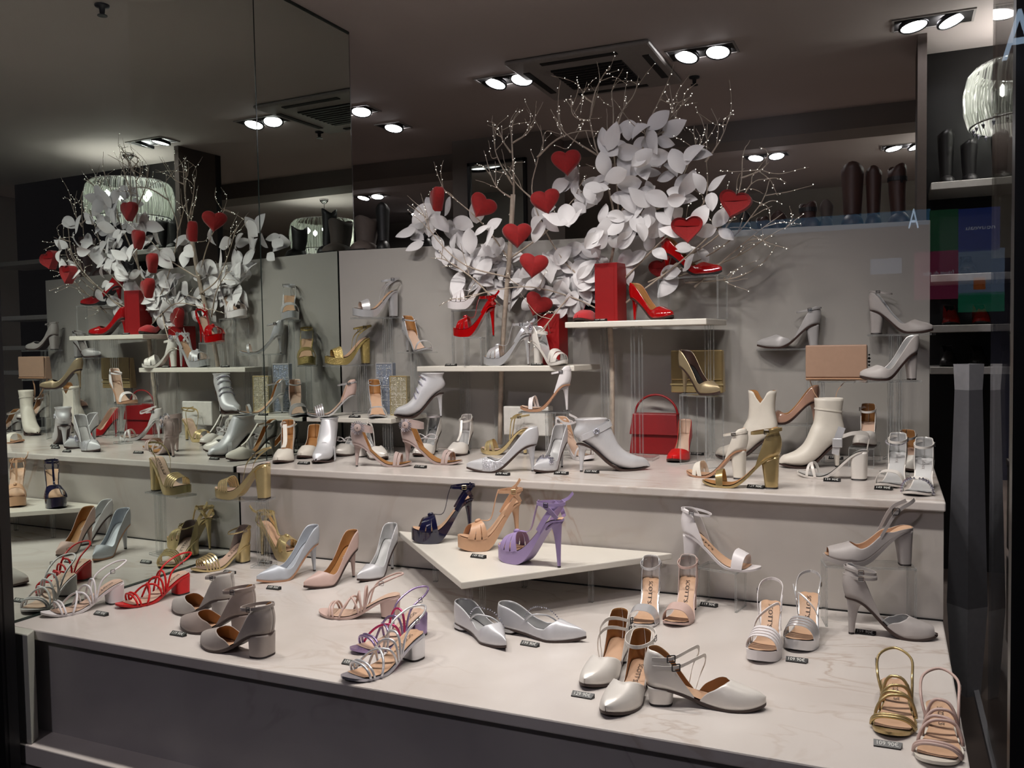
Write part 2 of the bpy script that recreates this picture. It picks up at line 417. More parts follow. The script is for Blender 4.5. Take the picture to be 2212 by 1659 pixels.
def upper_part(la, par, mats, t0, t1, ts, taus, name='upper', nt=40, nv=9, off=.0006, thick=.0016):
    t = st(nt, t0, t1); tau = np.clip(interp(t, ts, taus), 0.0, 1.)
    ft = np.arccos(tau)*2/PI; V = []; F = []
    u = np.linspace(0, 1, nv)
    for s in (-1, 1):
        a = s*(1-(1-ft)[:, None]*u[None, :]); P = la.S(t[:, None]+0*a, a, off)
        k = len(V)*nt*nv; V.append(P.reshape(-1, 3)); F += [tuple(i+k for i in f) for f in grid_faces(nt, nv, s > 0)]
    V = np.concatenate(V)
    bm = bmesh.new(); vs = [bm.verts.new(v) for v in V]
    for f in F:
        try: bm.faces.new([vs[i] for i in f])
        except ValueError: pass
    bmesh.ops.remove_doubles(bm, verts=bm.verts, dist=2e-4)
    for f in bm.faces: f.smooth = True
    me = bpy.data.meshes.new(name); bm.to_mesh(me); bm.free()
    for m in mats: me.materials.append(M[m])
    o = link(bpy.data.objects.new(name, me), par)
    md = o.modifiers.new('thickness', 'SOLIDIFY'); md.thickness = thick; md.offset = -1; md.material_offset = 1; md.material_offset_rim = 0
    return o
def band(la, par, m, ta, tb, width, bow=0., name='strap', off=.002, th=.0018, a0=-1., a1=1., n=17):
    """strap over the foot: ta at left sole edge, tb at right"""
    u = np.linspace(0, 1, n); a = a0+(a1-a0)*u; tc = ta+(tb-ta)*u+bow*(1-(2*u-1)**2); hw = width/2/la.L
    V = np.stack([la.S(tc-hw, a, off), la.S(tc+hw*0, a, off+.0006), la.S(tc+hw, a, off)], 1)
    P0, P1 = V[:, 0], V[:, 2]
    Vv, F = ribbon_vf((P0+P1)/2, (P1-P0)/2, th)
    return mesh(name, Vv, F, m, par, 'auto')
def cord(la, par, m, ta, tb, r=.0032, bow=0., name='strap', a0=-1., a1=1., n=19, hs=.74):
    u = np.linspace(0, 1, n); a = a0+(a1-a0)*u; tc = ta+(tb-ta)*u+bow*(1-(2*u-1)**2)
    V, F = tube_vf(la.S(tc, a, r*.8, hs), r, 7); return mesh(name, V, F, m, par)
def path_strap(par, m, P, width, wdir=(0, 0, 1), th=.0018, name='strap', n=16):
    Q = smooth_path(P, n); w = np.asarray(wdir, float); w = w/np.linalg.norm(w)*width/2
    V, F = ribbon_vf(Q, w, th); return mesh(name, V, F, m, par, 'auto')
def path_cord(par, m, P, r=.0024, name='strap', n=20, closed=False):
    V, F = tube_vf(smooth_path(P, n), r, 7, closed); return mesh(name, V, F, m, par)
def ankle_ring(la, par, m, width=.008, z=None, tilt=0., rx=.044, ry=.030, cx=None, buckle=1, gap=False, name='ankle_strap', bm='chrome', inner=None):
    z = la.h+.068*la.k if z is None else z; cx = .037*la.k if cx is None else cx
    rx *= la.k; ry *= la.k
    th = np.linspace(PI*1.0, PI*(3.0 if not gap else 2.62), 34)
    if not gap: th = th[:-1]
    P = np.stack([cx+rx*np.cos(th), la.yc(.15)+ry*np.sin(th), z-tilt*(1+np.cos(th))/2], 1)
    W = np.tile(np.array([-.12*0, 0, 1.])*width/2, (len(P), 1))
    V, F = ribbon_vf(P, W, .0018, closed=not gap); o = mesh(name, V, F, m, par, 'auto')
    if buckle:
        s = buckle; i = np.argmin(np.abs(th-(PI*1.5 if s > 0 else PI*2.5))); c = P[i].copy(); c[1] += (-.0025 if s > 0 else .0025)
        d = .0065; h = width/2+.002; y = c[1]
        fr = [(c[0]-d, y, c[2]-h), (c[0]+d, y, c[2]-h), (c[0]+d, y, c[2]+h), (c[0]-d, y, c[2]+h)]
        mb = MB()
        for q in range(4): mb.tube(smooth_path([fr[q], fr[(q+1) % 4]], 2), .0011, 5)
        mb.tube(smooth_path([((fr[0][0]+fr[3][0])/2, y, c[2]), ((fr[1][0]+fr[2][0])/2, y, c[2])], 2), .0008, 5)
        mb.obj('buckle', bm, o, False)
    return o
def gems(par, pts, r, m='crystal', name='crystal_trim', seed=1):
    rnd = random.Random(seed); mb = MB()
    for p in pts:
        q = r*rnd.uniform(.75, 1.2)
        mb.add([(p[0]+q, p[1], p[2]), (p[0]-q, p[1], p[2]), (p[0], p[1]+q, p[2]), (p[0], p[1]-q, p[2]), (p[0], p[1], p[2]+q), (p[0], p[1], p[2]-q)],
               [(0, 2, 4), (2, 1, 4), (1, 3, 4), (3, 0, 4), (2, 0, 5), (1, 2, 5), (3, 1, 5), (0, 3, 5)])
    o = mb.obj(name, m, par, False); o['kind'] = 'stuff'; return o

PUMP_T = [0, .10, .22, .36, .50, .60, .66, .71]
PUMP_V = [.56, .53, .42, .34, .36, .52, .76, 1.]
def base(par, la, sp, text=None):
    m = sp['m']
    sole_part(la, par, sp.get('sole', 'sole_dark'))
    insole_part(la, par, sp.get('lining', 'tan_lining'), t1=sp.get('it1', .975))
    heel_part(la, par, sp.get('heelm', m), sp.get('heel', 'stiletto'))
    if sp.get('text'): insole_text(la, par, sp['text'], sp.get('textm', 'ink'))
def mk_pump(par, la, sp):
    base(par, la, sp); lm = sp.get('lining', 'tan_lining')
    d = sp.get('throat', 0.)
    ts = [0, .10, .22, .36, .50, .60+d, .66+d, .71+d]
    upper_part(la, par, [sp['m'], sp.get('inner', lm)], 0, sp.get('t1', 1.), ts, sp.get('taus', PUMP_V))
def mk_dorsay(par, la, sp):
    base(par, la, sp); lm = sp.get('inner', sp.get('lining', 'tan_lining')); h = sp.get('ct', .62)
    upper_part(la, par, [sp['m'], lm], .45, sp.get('t1', 1.), [.45, .51, .57, .63, .69], [.02, .30, .52, .78, 1.], 'toe_cap', 30)
    upper_part(la, par, [sp['m'], lm], 0, .40, [0, .08, .18, .29, .40], [h, h*.97, h*.8, h*.4, .03], 'heel_counter', 22)
    if sp.get('ring', 1): ankle_ring(la, par, sp.get('strapm', sp['m']), sp.get('rw', .008), z=la.h+h*.098*la.k, tilt=sp.get('tilt', .016), buckle=sp.get('buckle', 1), gap=sp.get('gap', False), rx=sp.get('rx', .044))
def mk_sandal(par, la, sp):
    base(par, la, sp); lm = sp.get('inner', sp.get('lining', 'tan_lining')); h = sp.get('ct', .62)
    if h: upper_part(la, par, [sp.get('counterm', sp['m']), lm], 0, sp.get('cl', .30), [0, .08, .16, .23, sp.get('cl', .30)], [h, h*.97, h*.8, h*.42, .03], 'heel_counter', 20)
    for b in sp.get('bands', [(.80, .80, .022, .02)]):
        o = band(la, par, b[4] if len(b) > 4 else sp['m'], b[0], b[1], b[2]*la.k, b[3], 'toe_strap')
    if sp.get('ring', 1): ankle_ring(la, par, sp.get('strapm', sp['m']), sp.get('rw', .007), z=la.h+(h or .62)*.098*la.k, tilt=sp.get('tilt', .014), buckle=sp.get('buckle', 1), gap=sp.get('gap', False), rx=sp.get('rx', .044))
    if sp.get('sling'): sling(la, par, sp, sp['sling'])
def sling(la, par, sp, kind='cord'):
    m = sp['m']; k = la.k; zb = la.h+.055*k
    A = la.S(.40, -1, .001); B = la.S(.40, 1, .001)
    P = [A, (.07*k, -.030*k, (A[2]+zb)/2+.012), (.018*k, -.028*k, zb-.004), (-.010*k, 0, zb+.004), (.018*k, .028*k, zb-.004), (.07*k, .030*k, (A[2]+zb)/2+.012), B]
    P = np.array(P); P[:, 1] += la.yc(.15)
    Q = smooth_path(P, 36)
    if kind == 'cord': o = path_cord(par, m, P, .0029, 'slingback_strap', 36)
    else:
        V, F = ribbon_vf(Q, np.array([0, 0, .0035]), .0016); o = mesh('slingback_strap', V, F, m, par, False)
    c = Q[9 if sp.get('bside', 1) > 0 else 26]; d = .006; mb = MB(); y = c[1]+(-.003 if c[1] < 0 else .003)
    fr = [(c[0]-d, y, c[2]-d), (c[0]+d, y, c[2]-d), (c[0]+d, y, c[2]+d), (c[0]-d, y, c[2]+d)]
    for q in range(4): mb.tube(smooth_path([fr[q], fr[(q+1) % 4]], 2), .001, 5)
    mb.obj('buckle', 'chrome', o)
def mk_strappy(par, la, sp):
    """thin corded mule-like sandal with crossing cords and a slingback"""
    base(par, la, sp); m = sp['m']; m2 = sp.get('m2', m)
    for t in (.775, .815): cord(la, par, m, t-.03, t, bow=.03, name='toe_strap')
    cord(la, par, m2, .74, .47, bow=-.02, name='cross_strap'); cord(la, par, m, .50, .70, bow=-.01, name='cross_strap')
    cord(la, par, m, .60, .44, bow=-.03, name='instep_strap'); cord(la, par, m2, .45, .41, bow=-.03, name='instep_strap', hs=.66)
    sling(la, par, sp)
def mk_tstrap(par, la, sp):
    """platform T-strap sandal with a fanned, slit vamp"""
    m = sp['m']; lm = sp.get('lining', 'tan_lining'); k = la.k
    sole_part(la, par, sp.get('plat', m), 'platform'); insole_part(la, par, lm); heel_part(la, par, sp.get('heelm', m), sp.get('heel', 'stiletto'))
    if sp.get('backing', 1):
        pass
    knot = .66
    for s in (-1, 1):
        for j, (ta, tb) in enumerate(((.585, .672), (.695, .775), (.798, .89))):
            n = 12; u = np.linspace(.0, 1, n); a = s*u
            k0 = knot+.02*j; k1 = knot+.03+.05*j
            A = la.S(k0+(ta-k0)*u**.8, a, .0022+.0005*j); B = la.S(k1+(tb-k1)*u**.9, a, .0022+.0005*j)
            if s < 0: A, B = B, A
            V, F = ribbon_vf((A+B)/2, (B-A)/2, .0018)
            mesh('vamp_strap', V, F, m, par, False)
    kn = la.S(knot+.02, 0, .004)
    V, F = tube_vf(smooth_path([kn+np.array([-.006, 0, .003]), kn+np.array([.012, 0, -.002])], 5), [.004, .006, .0065, .006, .004], 8)
    mesh('knot', V, F, m, par)
    z = la.h+.046*k; cx = .037*k; fx = cx+.043*k; y0 = float(la.yc(.15))
    path_strap(par, m, [la.S(knot, 0, .003), (fx+.030*k, y0, la.zf(.5)+.045*k), (fx+.010, y0, z-.03*k), (fx-.001, y0, z+.004)], .008, (0, 1, 0), name='t_strap')
    ankle_ring(la, par, m, .009, z=z, tilt=.004, buckle=sp.get('buckle', 1), bm=sp.get('bmm', 'chrome'))
    for s in (-1, 1):
        A = la.S(.29, s, .001); B = np.array([.004*k, s*.016*k+y0, z+.004]); Cc = la.S(.035, s*.98, .001); D = np.array([.050*k, s*.028*k+y0, z-.002])
        path_strap(par, m, [A, (A+B)/2+np.array([0, s*.006, .004]), B], .016*k, (.75, 0, .6), name='side_strap')
        path_strap(par, m, [Cc, (Cc+D)/2+np.array([-.004, s*.006, .006]), D], .014*k, (-.75, 0, .6), name='side_strap')
    if sp.get('tail', 1): path_strap(par, m, [(.02*k, -.030*k+y0, z), (.002*k, -.038*k+y0, z+.010), (-.012*k, -.042*k+y0, z+.026)], .009, (.5, 0, .8), name='strap_tail')
def mk_boot(par, la, sp):
    m = sp['m']; L, h, k = la.L, la.h, la.k; sh = sp.get('shaft', .10); z0 = float(la.zf(.8)); sole_part(la, par, sp.get('sole', 'sole_dark')); heel_part(la, par, sp.get('heelm', m), sp.get('heel', 'slim'))
    F = [(L, z0+.014), (.93*L, z0+.034), (.82*L, z0+.043), (.70*L, z0+.056), (.58*L, z0+.075+.10*h), (.49*L, z0+.09+.45*h), (.44*L, h+.075), (.42*L+sp.get('lean', 0)*.3, h+.06+sh*.5), (.43*L+sp.get('lean', 0), h+.05+sh)]
    B = [(L, z0+.002), (.93*L, float(la.zf(.93))), (.82*L, float(la.zf(.82))), (.66*L, float(la.zf(.66))), (.46*L, float(la.zf(.46))), (.22*L, float(la.zf(.22))), (-.006, h+.028), (.002, h+.05+sh*.45), (-.004+sp.get('lean', 0)*.3, h+.05+sh)]
    Wd = [.004, .020, .030, .037, .036, .033, .030, .032, .037]
    n = 40; Fp = smooth_path(np.array(F), n); Bp = smooth_path(np.array(B), n); wd = smooth_path(np.array(Wd)[:, None], n)[:, 0]*(.85+.15*k)
    if la.toe == 'point': wd = wd*np.interp(np.linspace(0, 1, n), [0, .1, .3, 1], [.4, .7, 1, 1])
    r = 28; th = np.linspace(0, 2*PI, r, endpoint=False); c, s_ = np.cos(th), np.sin(th)
    up = np.sign(c)*np.abs(c)**.85; ys = np.sign(s_)*np.abs(s_)**.75
    V = []
    notch = sp.get('notch', 0)
    for i in range(n):
        mid = (Fp[i]+Bp[i])/2; hf = (Fp[i]-Bp[i])/2; q = np.stack([mid[0]+hf[0]*up, float(la.yc(np.clip(mid[0]/L, 0, 1)))+wd[i]*ys, mid[1]+hf[1]*up], 1)
        if notch:
            g = np.clip((i-(n-9))/8, 0, 1); side = np.exp(-((th-PI*1.5)/.32)**2)+np.exp(-((th-PI*.5)/.32)**2)
            q[:, 2] -= notch*g*side
        V.append(q)
    V = np.concatenate(V); Fc = [(i*r+j, i*r+(j+1) % r, (i+1)*r+(j+1) % r, (i+1)*r+j) for i in range(n-1) for j in range(r)]
    o = mesh('boot_upper', V, Fc, [m, sp.get('inner', 'brown_lining')], par); md = o.modifiers.new('thickness', 'SOLIDIFY'); md.thickness = .002; md.offset = -1; md.material_offset = 1; md.material_offset_rim = -0
    if sp.get('gembands'):
        for j in range(4):
            i = int(n*(.50+.07*j)); mid = (Fp[i]+Bp[i])/2; hf = (Fp[i]-Bp[i])/2; f = np.abs(((th+PI) % (2*PI))-PI) < 1.25
            P = np.stack([mid[0]+hf[0]*up*1.06, wd[i]*ys*1.06+float(la.yc(.4)), mid[1]+hf[1]*up*1.06], 1)[f]; P = P[np.argsort(P[:, 1])]
            gems(par, list(smooth_path(P, 20)), .0042, 'crystal', 'crystal_band', j)
    if sp.get('cuff'):
        i = n-5; mid = (Fp[i]+Bp[i])/2; hf = (Fp[i]-Bp[i])/2
        P = np.stack([mid[0]+hf[0]*up*1.04, wd[i]*ys*1.04+float(la.yc(.2)), mid[1]+hf[1]*up], 1); Vv, Ff = ribbon_vf(np.vstack([P]), np.array([0, 0, .0025]), .002, True); mesh('cuff_seam', Vv, Ff, m, par, False)
    if sp.get('belt'):
        i = int(n*.70); mid = (Fp[i]+Bp[i])/2; hf = (Fp[i]-Bp[i])/2
        P = np.stack([mid[0]+hf[0]*up*1.05+.004, wd[i]*ys*1.10+float(la.yc(.3)), mid[1]+hf[1]*up*1.05], 1); Vv, Ff = ribbon_vf(P, np.array([-.004, 0, .009]), .002, True); b = mesh('strap', Vv, Ff, m, par, False)
        if sp['belt'] == 'gem':
            c0 = P[np.argmin(P[:, 1])]; gems(b, [c0+np.array([math.cos(a)*.008, -.003, math.sin(a)*.008]) for a in np.linspace(0, 6, 9)], .0045, 'silver_dark', 'buckle')
MAKERS = {'pump': mk_pump, 'dorsay': mk_dorsay, 'sandal': mk_sandal, 'strappy': mk_strappy, 'tstrap': mk_tstrap, 'boot': mk_boot}
SHOE_NAMES = {'pump': 'pump_shoe', 'dorsay': 'ankle_strap_shoe', 'sandal': 'heeled_sandal', 'strappy': 'strappy_sandal', 'tstrap': 'platform_sandal', 'boot': 'ankle_boot'}
SHOES = {}
def shoe(key, kind, label, group, pl, **sp):
    x, y, z, yaw, L, h = pl
    t = thing(sp.get('name', SHOE_NAMES[kind]), label, sp.get('cat', 'boot' if kind == 'boot' else 'shoe'), (x, y, z+.0005), yaw, group)
    la = Last(L, h, sp.get('p', .006), sp.get('toe', 'almond'), sp.get('side', 1), sp.get('wide', 1.))
    MAKERS[kind](t, la, sp); SHOES[key] = (t, la)
    return t, la

# ------------------------------------------------------------------ positions in metres (x along the steps, y into the shop, z up)
# shoes: heel x, y, z, heading, length, heel height
PL = {
    'wht_strappy': (0.099, -0.65, -0.0, -1.924, 0.235, 0.062),
    'red_strappy': (0.218, -0.501, 0.0, -1.823, 0.235, 0.062),
    'gold_block': (0.128, -0.108, 0.0, -1.84, 0.225, 0.065),
    'gold_tstrap': (0.117, -0.032, 0.0, -0.142, 0.2, 0.125),
    'gold_high': (0.275, -0.157, 0.244, -2.945, 0.215, 0.125),
    'grey_a': (0.553, -0.679, 0.0, 3.074, 0.24, 0.062),
    'grey_b': (0.705, -0.767, -0.0, -3.052, 0.24, 0.062),
    'grey_c': (0.862, -0.884, 0.0, 3.08, 0.245, 0.062),
    'pump_blue': (0.456, -0.139, 0.0, -1.895, 0.235, 0.1),
    'pump_nude': (0.63, -0.16, 0.0, -1.831, 0.215, 0.1),
    'pump_silver': (0.694, -0.022, 0.0, -1.587, 0.215, 0.1),
    'nude_strappy': (0.995, -0.482, 0.0, -2.806, 0.24, 0.06),
    'violet_strappy': (1.127, -0.579, 0.0, -1.917, 0.235, 0.06),
    'silver_strappy': (1.206, -0.736, 0.0, -1.87, 0.24, 0.06),
    'flat_a': (1.197, -0.503, 0.0, -0.58, 0.245, 0.018),
    'flat_b': (1.315, -0.487, 0.0, -0.095, 0.25, 0.018),
    'lilac': (1.426, -0.292, 0.13, 2.95, 0.227, 0.14),
    'tan_t': (1.2, -0.071, 0.13, -2.449, 0.205, 0.14),
    'navy_t': (1.02, -0.046, 0.13, -2.607, 0.205, 0.14),
    'wht_ankle': (1.721, -0.05, 0.117, -0.191, 0.234, 0.088),
    'slv_ankle': (1.648, -0.153, 0.0, -1.482, 0.21, 0.085),
    'nude_ankle': (1.748, -0.105, 0.0, -1.573, 0.21, 0.085),
    'pearl_a': (1.679, -0.561, 0.0, -1.614, 0.245, 0.042),
    'pearl_b': (1.768, -0.684, 0.0, -1.621, 0.245, 0.042),
    'pearl_c': (1.806, -0.811, 0.0, 0.229, 0.247, 0.042),
    'wht_plat': (2.002, -0.294, 0.0, -1.576, 0.215, 0.095),
    'slv_plat': (2.088, -0.184, 0.0, -1.635, 0.215, 0.095),
    'grey_peep': (2.341, -0.07, 0.166, -2.919, 0.228, 0.098),
    'grey_dor': (2.178, -0.198, 0.0, 0.168, 0.222, 0.1),
    'gold_flat': (2.293, -0.57, 0.0, -1.583, 0.25, 0.03),
    'nude_flat': (2.377, -0.667, 0.0, -1.631, 0.25, 0.03),
    'cream_cut': (0.039, 0.256, 0.33, -1.09, 0.21, 0.09),
    'cream_pump': (0.061, 0.404, 0.33, -1.203, 0.2, 0.064),
    'slv_bootie': (0.208, 0.313, 0.33, -1.221, 0.21, 0.085),
    'wht_bow_pump': (0.223, 0.505, 0.33, -1.587, 0.19, 0.068),
    'wht_cross': (0.301, 0.358, 0.33, -0.352, 0.19, 0.08),
    'nude_fl_a': (0.452, 0.101, 0.33, 0.411, 0.219, 0.088),
    'nude_fl_b': (0.582, 0.248, 0.33, 0.118, 0.239, 0.088),
    'wht_bow': (0.534, 0.605, 0.33, -1.498, 0.2, 0.09),
    'wht_tstrap': (0.656, 0.656, 0.33, -1.472, 0.2, 0.085),
    'gold_strappy2': (0.943, 0.624, 0.33, -2.934, 0.2, 0.105),
    'glit_pump': (1.153, 0.194, 0.33, -2.798, 0.249, 0.096),
    'cryst_pump': (1.202, 0.323, 0.33, -1.709, 0.2, 0.096),
    'wht_anksandal': (1.083, 0.6, 0.33, -0.531, 0.2, 0.105),
    'slv_boot': (1.291, 0.219, 0.33, 0.525, 0.257, 0.098),
    'wht_stand': (1.196, 0.423, 0.524, -2.91, 0.188, 0.1),
    'red_small': (1.558, 0.733, 0.33, -1.565, 0.205, 0.085),
    'wht_blk': (1.861, 0.231, 0.33, 3.008, 0.2, 0.095),
    'gold_blk': (1.982, 0.081, 0.33, -3.087, 0.23, 0.098),
    'boot_a': (1.9, 0.683, 0.33, 3.05, 0.225, 0.085),
    'boot_b': (2.129, 0.604, 0.33, -2.75, 0.215, 0.085),
    'nude_pat': (2.039, 0.789, 0.461, -2.976, 0.2, 0.085),
    'wht_buckle': (2.222, 0.321, 0.33, 3.033, 0.218, 0.092),
    'pearl_hi': (2.212, 0.792, 0.4, -1.663, 0.2, 0.07),
    'pearl_lo': (2.338, 0.709, 0.33, -1.596, 0.2, 0.06),
    'cr_a': (2.309, 0.361, 0.33, -1.747, 0.2, 0.085),
    'cr_b': (2.378, 0.239, 0.33, -1.72, 0.2, 0.085),
    'clear_heel': (0.174, 0.54, 0.483, -2.384, 0.205, 0.088),
    'slv_ring': (0.253, 0.56, 0.483, -0.923, 0.2, 0.088),
    'slv_bands': (0.612, 0.525, 0.483, -2.718, 0.205, 0.1),
    'slv_tplat': (0.963, 0.621, 0.69, -3.037, 0.205, 0.125),
    'wht_jewel': (0.981, 0.618, 0.69, -0.414, 0.17, 0.09),
    'red_tplat': (0.813, 0.613, 0.808, -2.902, 0.182, 0.125),
    'wht_tplat': (0.75, 0.717, 0.924, -2.767, 0.19, 0.125),
    'slv_plat2': (0.309, 0.684, 0.902, -2.276, 0.2, 0.115),
    'glit_plat': (0.183, 0.648, 0.699, -2.227, 0.2, 0.115),
    'slv_anksandal': (0.351, 0.674, 0.751, -0.537, 0.2, 0.09),
    'red_suede': (1.185, 0.779, 0.857, -1.581, 0.205, 0.09),
    'red_pat_a': (1.37, 0.659, 0.857, -0.426, 0.2, 0.088),
    'red_pat_b': (1.477, 0.724, 1.019, -0.26, 0.247, 0.098),
    'bronze_pump': (1.586, 0.551, 0.585, -0.649, 0.205, 0.1),
    'grey_sling': (2.039, 0.864, 0.742, -3.044, 0.227, 0.09),
    'grey_strap': (2.216, 0.875, 0.789, -0.213, 0.214, 0.088),
    'grey_pump': (2.362, 0.487, 0.638, -2.745, 0.179, 0.088),
}
